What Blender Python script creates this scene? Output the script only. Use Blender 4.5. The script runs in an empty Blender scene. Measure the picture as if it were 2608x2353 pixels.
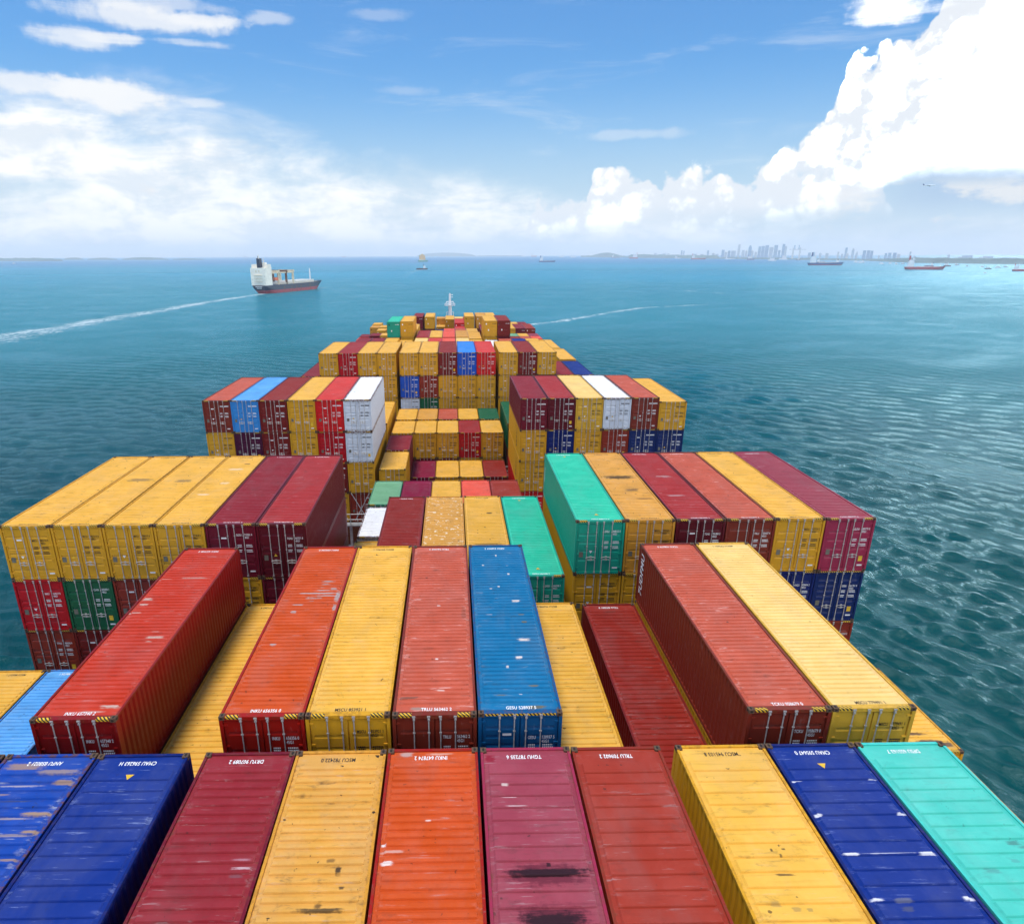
import bpy, math, random
import numpy as np
from mathutils import Vector, Matrix

random.seed(7)
R = math.radians
sc = bpy.context.scene
col = sc.collection

# ------------------------------------------------------------------ camera
F, IW, PX, PY = 1741.537, 2608.0, 1181.725, 1288.43        # pixels of the 2608-wide photograph
PIT, YAW, ROL = 0.3535728, 0.0160341, -0.0038228
CAM = Vector((0.611, -16.0, 12.722))
fwd = Vector((math.sin(YAW)*math.cos(PIT), math.cos(YAW)*math.cos(PIT), -math.sin(PIT)))
r0 = Vector((math.cos(YAW), -math.sin(YAW), 0)); u0 = r0.cross(fwd)
RT = r0*math.cos(ROL)+u0*math.sin(ROL); UP = u0*math.cos(ROL)-r0*math.sin(ROL)
cd = bpy.data.cameras.new('camera'); cam = bpy.data.objects.new('camera', cd); col.objects.link(cam)
cam.matrix_world = Matrix(((RT.x, UP.x, -fwd.x, CAM.x), (RT.y, UP.y, -fwd.y, CAM.y), (RT.z, UP.z, -fwd.z, CAM.z), (0, 0, 0, 1)))
cd.sensor_fit = 'HORIZONTAL'; cd.sensor_width = 36.0; cd.lens = F/IW*36.0
cd.shift_x = (1304-PX)/IW; cd.shift_y = (PY-1176.5)/IW
cd.clip_start = 0.5; cd.clip_end = 90000
sc.camera = cam

# ------------------------------------------------------------------ exposure, sun
vs = sc.view_settings
vs.view_transform = 'Standard'; vs.look = 'None'; vs.gamma = 1.0; vs.use_curve_mapping = False
vs.exposure = 0.25
SUN_EL, SUN_AZ = R(75), R(-120)          # azimuth from the bow (+Y), negative = port (left)
sl = bpy.data.lights.new('sun', 'SUN'); so = bpy.data.objects.new('sun', sl); col.objects.link(so)
sl.energy = 3.0; sl.angle = R(15); sl.color = (1.0, 0.94, 0.83)
sdir = Vector((math.sin(SUN_AZ)*math.cos(SUN_EL), math.cos(SUN_AZ)*math.cos(SUN_EL), math.sin(SUN_EL)))
so.rotation_euler = sdir.to_track_quat('Z', 'Y').to_euler()
sc.cycles.max_bounces = 6; sc.cycles.diffuse_bounces = 3; sc.cycles.glossy_bounces = 3
sc.cycles.transmission_bounces = 2; sc.cycles.volume_bounces = 1; sc.cycles.transparent_max_bounces = 6
sc.cycles.use_denoising = True

# ------------------------------------------------------------------ node helpers
class G:
    """small expression builder over a node tree"""
    def __init__(s, nt): s.nt = nt
    def node(s, t, **kw):
        n = s.nt.nodes.new(t)
        for k, v in kw.items(): setattr(n, k, v)
        return n
    def put(s, sock, v):
        if hasattr(v, 'is_output') or hasattr(v, 'links'): s.nt.links.new(v, sock)
        elif v is not None: sock.default_value = v
    def m(s, op, a, b=None, c=None, clamp=False):
        n = s.node('ShaderNodeMath', operation=op, use_clamp=clamp)
        for i, x in enumerate((a, b, c)):
            if x is not None: s.put(n.inputs[i], x)
        return n.outputs[0]
    def add(s, a, b): return s.m('ADD', a, b)
    def sub(s, a, b): return s.m('SUBTRACT', a, b)
    def mul(s, a, b): return s.m('MULTIPLY', a, b)
    def inv(s, a): return s.m('SUBTRACT', 1.0, a)
    def step(s, x, lo, hi, a=0.0, b=1.0):
        n = s.node('ShaderNodeMapRange', interpolation_type='SMOOTHSTEP')
        for i, v in enumerate((x, lo, hi, a, b)): s.put(n.inputs[i], v)
        return n.outputs[0]
    def mix(s, f, a, b, blend='MIX'):
        n = s.node('ShaderNodeMix', data_type='RGBA', blend_type=blend)
        s.put(n.inputs[0], f); s.put(n.inputs[6], a if not isinstance(a, tuple) else (*a[:3], 1)); s.put(n.inputs[7], b if not isinstance(b, tuple) else (*b[:3], 1))
        return n.outputs[2]
    def noise(s, vec, scale, detail=4, rough=.55, dist=0.0, lac=2.0):
        n = s.node('ShaderNodeTexNoise'); s.put(n.inputs['Vector'], vec)
        n.inputs['Scale'].default_value = scale; n.inputs['Detail'].default_value = detail
        n.inputs['Roughness'].default_value = rough; n.inputs['Distortion'].default_value = dist; n.inputs['Lacunarity'].default_value = lac
        return n.outputs[0]
    def vmul(s, v, t):
        n = s.node('ShaderNodeVectorMath', operation='MULTIPLY'); s.put(n.inputs[0], v); n.inputs[1].default_value = t; return n.outputs[0]
    def vadd(s, v, t):
        n = s.node('ShaderNodeVectorMath', operation='ADD'); s.put(n.inputs[0], v); s.put(n.inputs[1], t); return n.outputs[0]
    def xyz(s, v):
        n = s.node('ShaderNodeSeparateXYZ'); s.put(n.inputs[0], v); return n.outputs
    def comb(s, x, y, z):
        n = s.node('ShaderNodeCombineXYZ'); s.put(n.inputs[0], x); s.put(n.inputs[1], y); s.put(n.inputs[2], z); return n.outputs[0]
    def curve(s, x, pts):
        n = s.node('ShaderNodeFloatCurve'); c = n.mapping.curves[0]
        while len(c.points) < len(pts): c.points.new(.5, .5)
        for p, (a, b) in zip(c.points, pts): p.location = (a, b); p.handle_type = 'VECTOR'
        n.mapping.use_clip = False; n.mapping.update()
        s.put(n.inputs[1], x); return n.outputs[0]

def pix_dir(u, v): return fwd + RT*((u-PX)/F) - UP*((v-PY)/F)
def azel(u, v):                          # photograph pixel -> compass direction of that ray
    d = pix_dir(u, v).normalized(); return math.atan2(d.x, d.y), math.asin(d.z)

# ------------------------------------------------------------------ sky with clouds (a function of direction only)
w = bpy.data.worlds.new('World'); sc.world = w; w.use_nodes = True
nt = w.node_tree; nt.nodes.clear(); g = G(nt)
out = g.node('ShaderNodeOutputWorld'); bg = g.node('ShaderNodeBackground'); nt.links.new(bg.outputs[0], out.inputs[0])
tc = g.node('ShaderNodeTexCoord'); D = tc.outputs['Generated']
dx, dy, dz = g.xyz(D)
AZ = g.m('ARCTAN2', dx, dy); EL = g.m('ARCSINE', dz)
sky = g.node('ShaderNodeTexSky', sky_type='NISHITA'); sky.sun_disc = False
sky.sun_elevation = SUN_EL; sky.sun_rotation = SUN_AZ
sky.air_density = 1.35; sky.dust_density = 0.25; sky.ozone_density = 3.5; sky.altitude = 0
upz = g.m('MAXIMUM', dz, 0.015)
nt.links.new(g.comb(dx, dy, upz), sky.inputs[0])
SKY = 0.085
c0 = g.mix(1.0, sky.outputs[0], (0.46, 0.94, 1.42), 'MULTIPLY')
U = g.comb(AZ, EL, 0.0)                                     # azimuth / elevation plane
big = g.noise(g.vmul(U, (5, 16, 1)), 1.0, 7, .6, .3)         # long horizontal stretches
wisp = g.noise(g.vadd(g.vmul(U, (4, 22, 1)), (3.1, .7, 0)), 1.0, 8, .62, .9)
fluff = g.noise(g.vmul(D, (1, 1, 1)), 24, 8, .6)
vor = g.node('ShaderNodeTexVoronoi', feature='F1'); g.put(vor.inputs['Vector'], D)
vor.inputs['Scale'].default_value = 22; vor.inputs['Detail'].default_value = 3.5; vor.inputs['Roughness'].default_value = .52
puff = g.sub(0.87, vor.outputs['Distance'])                  # rounded lumps, about -.2 .. .4
WHITE, K = (1.0, 1.0, 1.0), 1.0
CL = 1/(SKY*2**vs.exposure)                                  # cloud colours below are as exposed
def cl(r, gg, b): return (r*CL, gg*CL, b*CL)
AZN = g.m('MULTIPLY_ADD', AZ, 0.5, 0.5)                      # -1..1 -> 0..1
def outline(pts):                                            # list of photo pixels -> elevation as a curve over azimuth
    q = sorted((a*.5+.5, e) for a, e in (azel(u*1.29301, v*1.29301) for u, v in pts))
    return g.curve(AZN, [(0, q[0][1])]+q+[(1, q[-1][1])])
# pale air near the horizon
hz = g.m('POWER', g.step(EL, 0.0, 0.24, 0.94, 0.0), 1.25)
c1 = g.mix(hz, c0, cl(.62, .74, .88))
# soft bank on the left
bank = outline([(-700, 30), (-300, 90), (0, 135), (170, 150), (330, 180), (430, 215), (560, 262), (680, 300), (820, 330), (1000, 352), (1200, 395), (1500, 430), (2100, 440)])
b1 = g.step(g.add(g.sub(bank, EL), g.mul(g.sub(big, .5), .12)), -0.012, 0.055)
b2 = g.step(g.add(big, g.mul(g.sub(fluff, .5), .25)), .30, .56)
bankm = g.m('MULTIPLY', b1, g.m('MULTIPLY_ADD', b2, .70, .30), clamp=True)
bt = g.step(g.add(g.noise(g.vadd(g.vmul(U, (9, 26, 1)), (2, 5, 0)), 1.0, 7, .62, .4), g.mul(g.sub(fluff, .5), .3)), .38, .58)
c2 = g.mix(bankm, c1, g.mix(bt, cl(.84, .90, .97), cl(1.14, 1.12, 1.10)))
# thin streaks and the small torn clouds high on the left
st = g.mul(g.step(wisp, .53, .74), g.step(EL, .06, .12))
c3 = g.mix(g.mul(st, .30), c2, cl(.86, .92, 1.0))
def lump(u, v, ru, rv, s):
    a, e = azel(u*1.29301, v*1.29301); k = 1.29301/F
    x = g.mul(g.sub(AZ, a), 1/(ru*k)); y = g.mul(g.sub(EL, e), 1/(rv*k))
    rr = g.m('SQRT', g.add(g.mul(x, x), g.mul(y, y)))
    return g.mul(g.step(g.add(rr, g.add(g.mul(g.sub(fluff, .5), 1.9), g.mul(g.sub(wisp, .5), 2.4))), 1.15, .35), s)
for t in ((300, 38, 120, 15, .8), (395, 40, 70, 9, .7), (155, 76, 62, 14, .75), (215, 78, 40, 8, .6), (385, 88, 55, 6, .5), (290, 4, 130, 11, .5), (535, 36, 40, 10, .45), (235, 190, 105, 26, .95), (180, 180, 60, 18, .8), (390, 203, 50, 8, .5), (60, 165, 130, 16, .8), (740, 30, 55, 9, .22), (800, 180, 50, 9, .2), (1240, 266, 110, 9, .3)):
    c3 = g.mix(lump(*t), c3, cl(.97, .98, 1.0))
# warm low cumulus near the horizon
lowm = g.mul(g.mul(g.step(EL, .012, .028), g.step(EL, .115, .03)), g.step(g.add(g.noise(g.vmul(U, (14, 24, 1)), 1.0, 6, .6, .2), g.mul(g.sub(puff, .45), .35)), .44, .66))
c4 = g.mix(g.mul(lowm, .75), c3, cl(.96, .91, .89))
# the heaped clouds: hard upper outline, soft foot
def heap(base, top_pts, foot_pts, amp, soft, foot_soft, tint, shade, deep=1.5):
    top = outline(top_pts); foot = outline(foot_pts)
    edge = g.add(g.sub(top, EL), g.add(g.mul(g.sub(puff, .34), amp*1.15), g.mul(g.sub(fluff, .5), amp*.95)))
    mk = g.m('MULTIPLY', g.step(edge, -soft, soft), g.step(g.add(g.sub(EL, foot), g.mul(g.sub(big, .5), .05)), -foot_soft, foot_soft), clamp=True)
    body = g.step(g.add(g.add(puff, g.mul(g.sub(fluff, .5), 1.6)), g.mul(edge, deep)), -.15, .50)
    body = g.m('POWER', body, 1.6)
    return g.mix(mk, base, g.mix(body, cl(*shade), cl(*tint)))
c5 = heap(c4, [(-500, 560), (900, 520), (960, 462), (1030, 440), (1042, 400), (1062, 362), (1098, 348), (1140, 362), (1158, 360), (1166, 322), (1200, 298), (1255, 305), (1300, 320), (1345, 308), (1382, 318), (1430, 320), (1485, 306), (1530, 290), (1640, 290), (1740, 296), (1760, 400), (1790, 520), (2600, 560)],
          [(-500, 470), (1000, 475), (1100, 456), (1300, 440), (1500, 436), (1740, 405), (2600, 390)], .036, .005, .020, (1.5, 1.47, 1.42), (.88, .91, .96), 5.0)
# blue-grey shaded base beside it, then a thin warm layer under that
sh = g.mul(g.step(AZ, azel(1690*1.293, 360*1.293)[0], azel(1850*1.293, 360*1.293)[0]), g.mul(g.step(EL, azel(2300, 440*1.293)[1], azel(2300, 380*1.293)[1]), g.step(EL, azel(2300, 285*1.293)[1], azel(2300, 345*1.293)[1])))
c6 = g.mix(g.mul(sh, .92), c5, cl(.42, .58, .80))
lw2 = g.mul(g.mul(g.step(AZ, azel(1500*1.293, 560)[0], azel(1800*1.293, 560)[0]), g.mul(g.step(EL, .030, .044), g.step(EL, .082, .062))), g.step(g.add(g.noise(g.vadd(g.vmul(U, (10, 34, 1)), (4, 1, 0)), 1.0, 6, .6, .2), g.mul(g.sub(fluff, .5), .4)), .44, .60))
c6 = g.mix(g.mul(lw2, .8), c6, cl(.98, .94, .90))
c7 = heap(c6, [(-700, 700), (1440, 640), (1500, 330), (1528, 285), (1545, 262), (1575, 252), (1600, 220), (1632, 200), (1655, 205), (1668, 180), (1664, 150), (1672, 122), (1690, 108), (1722, 92), (1750, 62), (1790, 40), (1830, 10), (1900, -120), (2100, -500), (2700, -900)],
          [(-700, 350), (1500, 345), (1640, 352), (1735, 345), (1800, 322), (1850, 318), (1950, 312), (2100, 296), (2700, 240)], .040, .005, .022, (5.2, 5.1, 4.9), (.86, .90, .96), 4.0)
t = lump(1745, 14, 60, 26, 1.0)
c7 = g.mix(t, c7, cl(1.3, 1.3, 1.3))
# unseen sky behind the camera: scattered cloud so the light from there is broken up
bk = g.mul(g.step(dy, .25, -.2), g.step(g.noise(D, 2.6, 6, .6), .47, .62))
c8 = g.mix(g.mul(bk, .6), c7, cl(.80, .83, .88))
nt.links.new(c8, bg.inputs[0]); bg.inputs[1].default_value = SKY
w.cycles.sampling_method = 'MANUAL'; w.cycles.sample_map_resolution = 256

# ------------------------------------------------------------------ mesh helpers
def link(o, parent=None):
    col.objects.link(o)
    if parent is not None: o.parent = parent
    return o
def tag(o, label=None, cat=None, group=None, kind=None):
    if label: o['label'] = label
    if cat: o['category'] = cat
    if group: o['group'] = group
    if kind: o['kind'] = kind
    return o
def empty(name, loc=(0, 0, 0), rz=0.0):
    o = bpy.data.objects.new(name, None); o.location = loc; o.rotation_euler = (0, 0, rz); o.empty_display_size = .3
    return link(o)
class MB:
    def __init__(s): s.v, s.f, s.mi, s.m = [], [], [], 0
    def face(s, *pts):
        b = len(s.v); s.v += [tuple(p) for p in pts]; s.f.append(tuple(range(b, b+len(pts)))); s.mi.append(s.m)
    def box(s, x0, x1, y0, y1, z0, z1, ax=None):
        b = len(s.v)
        s.v += [(x, y, z) for z in (z0, z1) for y in (y0, y1) for x in (x0, x1)]
        for q in ((0, 2, 3, 1), (4, 5, 7, 6), (0, 1, 5, 4), (2, 6, 7, 3), (0, 4, 6, 2), (1, 3, 7, 5)):
            s.f.append(tuple(b+i for i in q)); s.mi.append(s.m)
        return s
    def tube(s, a, b_, r, n=8, r2=None):
        a, b_ = Vector(a), Vector(b_); d = (b_-a).normalized()
        p = d.orthogonal().normalized(); q = d.cross(p); r2 = r if r2 is None else r2
        o = len(s.v)
        for c, rr in ((a, r), (b_, r2)):
            for k in range(n):
                t = 2*math.pi*k/n; s.v.append(tuple(c+p*(math.cos(t)*rr)+q*(math.sin(t)*rr)))
        for k in range(n):
            s.f.append((o+k, o+(k+1) % n, o+n+(k+1) % n, o+n+k)); s.mi.append(s.m)
        s.f.append(tuple(o+n-1-k for k in range(n))); s.mi.append(s.m)
        s.f.append(tuple(o+n+k for k in range(n))); s.mi.append(s.m)
        return s
    def grid(s, pts):                       # rows of points -> quads
        o = len(s.v); nr, nc = len(pts), len(pts[0])
        for row in pts: s.v += [tuple(p) for p in row]
        for i in range(nr-1):
            for j in range(nc-1):
                s.f.append((o+i*nc+j, o+i*nc+j+1, o+(i+1)*nc+j+1, o+(i+1)*nc+j)); s.mi.append(s.m)
        return s
    def loft(s, rings, cap=True):           # closed rings
        o = len(s.v); n = len(rings[0])
        for r in rings: s.v += [tuple(p) for p in r]
        for i in range(len(rings)-1):
            for k in range(n):
                s.f.append((o+i*n+k, o+i*n+(k+1) % n, o+(i+1)*n+(k+1) % n, o+(i+1)*n+k)); s.mi.append(s.m)
        if cap:
            s.f.append(tuple(o+n-1-k for k in range(n))); s.mi.append(s.m)
            e = o+(len(rings)-1)*n; s.f.append(tuple(e+k for k in range(n))); s.mi.append(s.m)
        return s
    def mesh(s, name):
        me = bpy.data.meshes.new(name); me.from_pydata(s.v, [], s.f); me.update()
        for i, k in enumerate(s.mi): me.polygons[i].material_index = k
        return me
    def build(s, name, mats, parent=None):
        me = s.mesh(name)
        for m in (mats if isinstance(mats, (list, tuple)) else [mats]): me.materials.append(m)
        return link(bpy.data.objects.new(name, me), parent)

# ------------------------------------------------------------------ materials
def srgb(r, gg, b):
    f = lambda c: (c/255/12.92) if c <= 10 else ((c/255+.055)/1.055)**2.4
    return (f(r), f(gg), f(b))
def simple(name, c, rough=.6, metal=0.0, var=.15, scale=3.0):
    m = bpy.data.materials.new(name); m.use_nodes = True; g = G(m.node_tree); p = m.node_tree.nodes['Principled BSDF']
    t = g.node('ShaderNodeTexCoord'); n = g.noise(t.outputs['Object'], scale, 5, .6)
    g.put(p.inputs['Base Color'], g.mix(g.step(n, .3, .7), tuple(x*(1-var) for x in c), tuple(min(1, x*(1+var)) for x in c)))
    p.inputs['Roughness'].default_value = rough; p.inputs['Metallic'].default_value = metal
    return m
def paint(name, c, wear=.26, dirt=.35, rust=.45, scratch=None, rough=.5, stains=(), roof=True, streak=.8, bleach=.6, speck=False):
    """ship paint over corrugated steel: blotches, scratches to primer, rust, grime"""
    m = bpy.data.materials.new(name); m.use_nodes = True; g = G(m.node_tree); p = m.node_tree.nodes['Principled BSDF']
    t = g.node('ShaderNodeTexCoord'); oi = g.node('ShaderNodeObjectInfo'); rnd = oi.outputs['Random']
    P = t.outputs['Object']; px, py, pz = g.xyz(P)
    Q = g.vadd(P, g.comb(g.mul(rnd, 61.0), g.mul(rnd, 173.0), g.mul(rnd, 29.0)))
    blot = g.noise(Q, .9, 6, .62, .3); fine = g.noise(Q, 7.0, 6, .65)
    lum = sum(c)/3
    pale = tuple(min(1, x*1.16+.004+lum*.10) for x in c); deep = tuple(x*.80 for x in c)
    v = g.mix(g.step(blot, .35, .70, 0, bleach), c, pale)
    v = g.mix(g.step(g.noise(Q, 2.6, 5, .7), .52, .75, 0, .35), v, deep)
    if roof: v = g.mix(g.step(g.noise(g.vmul(Q, (1.0, .5, 1.0)), .8, 5, .65, .5), .42, .74, 0, .34), v, tuple(x*.62+.16*(lum+.35) for x in c))   # chalked
    # a different wash per panel pressing, long side to side streaks
    S = g.vmul(Q, (.7, 9.0, 1.0) if roof else (6.0, 6.0, .7))
    n1 = g.noise(S, 1.0, 5, .6)
    v = g.mix(g.mul(g.step(n1, .50, .78), streak*.55), v, tuple(x*.62 for x in c))
    S2 = g.vmul(g.vadd(Q, (5, 3, 1)), (1.1, 13.0, 1.0) if roof else (9.0, 9.0, 1.6))
    n2 = g.noise(S2, 1.0, 6, .68, .25)
    sc_m = g.mul(g.step(n2, .59, .66), g.step(blot, .40, .58))
    v = g.mix(g.mul(sc_m, min(1, wear*1.6)), v, scratch or tuple(min(1, x*.45+.28) for x in c))
    if roof:                                             # chalky rubbed edges at the rib ends
        ex2 = g.step(g.m('ABSOLUTE', px), .80, 1.06)
        rub = g.mul(ex2, g.step(g.noise(g.vmul(Q, (2.2, 5.0, 1.0)), 1.0, 5, .7), .54, .68))
        v = g.mix(g.mul(rub, min(1, wear*.8+.06)), v, scratch or tuple(min(1, x*.6+.22) for x in c))
    # grime
    gr = g.noise(g.vmul(Q, (1.0, 2.2, 1.0)), 1.7, 7, .7, .4)
    v = g.mix(g.step(gr, .54, .78, 0, dirt*1.25), v, (.045, .035, .028))
    sp = g.step(g.noise(Q, 5.5, 3, .5), .70, .735)
    v = g.mix(g.mul(sp, min(1, dirt*1.6)), v, (.025, .018, .014))
    # rust along rims
    if rust > 0:
        ex = g.step(g.m('ABSOLUTE', px), 1.02, 1.20) if roof else g.step(g.m('ABSOLUTE', g.sub(pz, 1.42)), 1.10, 1.45)
        rm = g.m('MULTIPLY', g.step(g.add(fine, g.mul(ex, .16)), .64-.11*rust, .76-.08*rust), g.m('MULTIPLY_ADD', ex, .8, .12), clamp=True)
        v = g.mix(g.mul(rm, min(1, rust*2.0)), v, (.13, .052, .022))
    if speck:
        v = g.mix(g.mul(g.step(g.noise(g.vmul(Q, (3.2, 4.5, 1.0)), 1.0, 5, .6, .4), .57, .63), .9), v, (.78, .68, .50))
    for (sx, sy, rx, ry, cc, a) in stains:
        ux = g.mul(g.sub(px, sx), 1/rx); uy = g.mul(g.sub(py, sy), 1/ry)
        ux = g.mul(ux, ux); uy = g.mul(uy, uy)
        rr = g.add(g.m('POWER', g.add(g.mul(ux, ux), g.mul(uy, uy)), .25), g.add(g.mul(g.sub(fine, .5), 1.1), g.mul(g.sub(n2, .5), 1.5)))
        v = g.mix(g.mul(g.step(rr, 1.10, .50), a), v, cc)
    g.put(p.inputs['Base Color'], v)
    g.put(p.inputs['Roughness'], g.m('MULTIPLY_ADD', fine, .35, rough-.17))
    p.inputs['Specular IOR Level'].default_value = .22
    b = g.node('ShaderNodeBump'); b.inputs['Strength'].default_value = .35; b.inputs['Distance'].default_value = .03
    g.put(b.inputs['Height'], g.add(g.noise(Q, 2.2, 3, .5), g.mul(fine, .18))); g.put(p.inputs['Normal'], b.outputs[0])
    return m

WALL = dict(   # doors and sides; some of their shade is darkened into the paint
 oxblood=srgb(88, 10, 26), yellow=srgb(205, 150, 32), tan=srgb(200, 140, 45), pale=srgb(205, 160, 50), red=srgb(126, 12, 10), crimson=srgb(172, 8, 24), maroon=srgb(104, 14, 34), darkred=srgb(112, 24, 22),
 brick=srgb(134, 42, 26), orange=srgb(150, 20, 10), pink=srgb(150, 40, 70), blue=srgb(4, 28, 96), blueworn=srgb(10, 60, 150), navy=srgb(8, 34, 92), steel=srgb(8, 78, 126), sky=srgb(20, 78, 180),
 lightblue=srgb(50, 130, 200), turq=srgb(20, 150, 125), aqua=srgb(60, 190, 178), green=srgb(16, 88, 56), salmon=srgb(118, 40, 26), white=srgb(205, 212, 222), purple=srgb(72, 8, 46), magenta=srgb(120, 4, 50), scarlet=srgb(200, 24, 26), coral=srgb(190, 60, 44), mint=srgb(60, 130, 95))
ROOF = dict(   # sun-bleached roofs; the paler tone also takes in light falling on top
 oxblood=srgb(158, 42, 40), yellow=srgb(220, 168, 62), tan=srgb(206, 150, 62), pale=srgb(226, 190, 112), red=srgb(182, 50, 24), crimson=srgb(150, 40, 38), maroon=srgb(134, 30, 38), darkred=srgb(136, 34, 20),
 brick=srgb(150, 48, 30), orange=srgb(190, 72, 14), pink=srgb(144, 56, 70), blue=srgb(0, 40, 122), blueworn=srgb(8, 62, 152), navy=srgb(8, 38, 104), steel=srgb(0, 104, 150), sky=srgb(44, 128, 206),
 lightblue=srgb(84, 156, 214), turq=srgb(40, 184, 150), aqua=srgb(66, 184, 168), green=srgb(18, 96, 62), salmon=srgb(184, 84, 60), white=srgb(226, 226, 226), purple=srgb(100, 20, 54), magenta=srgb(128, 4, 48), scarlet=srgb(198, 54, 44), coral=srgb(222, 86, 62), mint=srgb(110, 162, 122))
HEAVY = {'blueworn': dict(wear=.85, dirt=.5, rust=.8), 'lightblue': dict(wear=.6, dirt=.4, rust=.6), 'tan': dict(dirt=.6, wear=.3), 'white': dict(rust=1.1, wear=.15, dirt=.3), 'aqua': dict(wear=.12, dirt=.25, rust=.1, streak=.15),
         'turq': dict(wear=.12, dirt=.25, rust=.15, streak=.25), 'blue': dict(wear=.25, dirt=.12, rust=.1, streak=.25, scratch=srgb(150, 165, 205)), 'salmon': dict(wear=.6, dirt=.4, rust=.4, scratch=srgb(215, 160, 150)), 'yellow': dict(wear=.15, dirt=.45, rust=.35), 'pale': dict(wear=.15, dirt=.22, rust=.2, streak=.3)}
_pc = {}
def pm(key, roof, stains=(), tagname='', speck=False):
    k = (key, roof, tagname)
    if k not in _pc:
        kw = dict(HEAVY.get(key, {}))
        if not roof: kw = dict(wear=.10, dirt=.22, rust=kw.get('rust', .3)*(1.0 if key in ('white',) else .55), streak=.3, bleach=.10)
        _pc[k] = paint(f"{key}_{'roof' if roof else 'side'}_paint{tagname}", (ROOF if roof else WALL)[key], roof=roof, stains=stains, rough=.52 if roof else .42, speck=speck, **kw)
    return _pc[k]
M_CAST = simple('rusty_cast_steel', (.095, .05, .025), .75, 0, .5, 14)
M_HOLE = simple('casting_hole', (.008, .006, .005), .9)
M_BAR = simple('galvanised_bar', (.50, .48, .47), .45, .35, .2, 9)
M_GASKET = simple('rubber_gasket', (.012, .011, .011), .7)
M_WHITE = simple('white_lettering', (.80, .80, .80), .6, 0, .08)
M_BLACK = simple('black_lettering', (.012, .011, .010), .6)
M_SIGNY = simple('yellow_sticker', (.72, .44, .02), .5)
M_PLATE = simple('grey_plate', (.16, .15, .12), .5, .2)
M_GALV = simple('galvanised_steel', (.42, .44, .46), .5, .4, .2)
M_DARK = simple('dark_steel', (.05, .045, .042), .7, 0, .3)
M_SHIPW = simple('white_ship_paint', (.78, .78, .80), .5, 0, .06)
def stripes():
    m = bpy.data.materials.new('black_yellow_hazard_stripe'); m.use_nodes = True; g = G(m.node_tree); p = m.node_tree.nodes['Principled BSDF']
    t = g.node('ShaderNodeTexCoord'); x, y, z = g.xyz(t.outputs['Object'])
    s = g.m('FRACT', g.mul(g.add(x, g.mul(g.add(z, y), .8)), 9.0))
    g.put(p.inputs['Base Color'], g.mix(g.m('GREATER_THAN', s, .5), (.015, .013, .012), (.75, .45, .02))); p.inputs['Roughness'].default_value = .6
    return m
M_HAZ = stripes()

# ------------------------------------------------------------------ lettering
_tx = {}
def text_mesh(s, size, wx=.72, align='CENTER', sp=1.05):
    k = (s, size, wx, align)
    if k not in _tx:
        c = bpy.data.curves.new('lettering', 'FONT'); c.body = s; c.size = size; c.align_x = align; c.align_y = 'CENTER'
        c.space_character = sp; c.space_line = .95; c.offset = size*.018; c.resolution_u = 3
        o = bpy.data.objects.new('lettering', c); col.objects.link(o); bpy.context.view_layer.update()
        me = bpy.data.meshes.new_from_object(o.evaluated_get(bpy.context.evaluated_depsgraph_get()))
        a = np.empty(len(me.vertices)*3, 'f'); me.vertices.foreach_get('co', a); a = a.reshape(-1, 3); a[:, 0] *= wx; me.vertices.foreach_set('co', a.ravel()); me.update()
        me.materials.clear(); me.materials.append(M_WHITE)
        bpy.data.objects.remove(o); bpy.data.curves.remove(c); _tx[k] = me
    return _tx[k]
def put(name, me, mat, parent, loc=(0, 0, 0), rot=(0, 0, 0)):
    o = bpy.data.objects.new(name, me); link(o, parent); o.location = loc; o.rotation_euler = rot
    if mat is not None and len(o.material_slots):
        o.material_slots[0].link = 'OBJECT'; o.material_slots[0].material = mat
    return o
UPR = (math.pi/2, 0, 0)

# ------------------------------------------------------------------ container pieces (meshes shared by all containers)
HW, WALLX = 1.219, 1.205
def m_frame(L, H):
    b = MB()
    for sx in (-1, 1):
        x0, x1 = sorted((sx*HW, sx*(HW-.10)))
        b.box(x0, x1, .0, .14, .118, H-.118); b.box(x0, x1, L-.14, L, .118, H-.118)
        b.m = 2; b.box(*sorted((sx*(HW-.006), sx*(HW-.075))), .178, L-.178, H-.085, H-.012); b.m = 0
        b.box(*sorted((sx*(HW-.006), sx*(HW-.06))), .178, L-.178, .012, .16)
    b.box(-HW+.162, HW-.162, .012, .20, H-.135, H-.010)          # door header
    b.box(-HW+.162, HW-.162, .012, .16, .015, .150)              # sill
    b.box(-HW+.162, HW-.162, L-.10, L-.01, H-.10, H-.012)
    b.box(-HW+.162, HW-.162, L-.10, L-.01, .015, .15)
    b.m = 1
    b.box(-HW+.101, HW-.101, .075, .10, .150, H-.136)             # dark rubber round the leaves
    b.m = 0
    return b.mesh('frame')
def m_roof(L, H, pitch, frac, amp):
    """transverse pressings; frac = share of the pitch that is raised"""
    ys, hs = [.17, .52], [0, 0]
    n = int((L-1.04)/pitch); y = .52+((L-1.04)-n*pitch)/2
    for k in range(n):
        a = pitch*frac; e = min(.026, pitch*.10); o = (pitch-a-2*e)/2
        ys += [y+o, y+o+e, y+o+e+a, y+o+2*e+a]; hs += [0, 1, 1, 0]; y += pitch
    ys += [L-.52, L-.10]; hs += [0, 0]
    xs = [-1.15, -1.10, -1.045, -1.005, 1.005, 1.045, 1.10, 1.15]; xk = [0, 0, .15, 1, 1, .15, 0, 0]
    b = MB(); rr = random.Random(3)
    b.grid([[(x, yy, H-.054+hh*k*amp) for x, k in zip(xs, xk)] for yy, hh in zip(ys, hs)])
    return b.mesh('roof')
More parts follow.
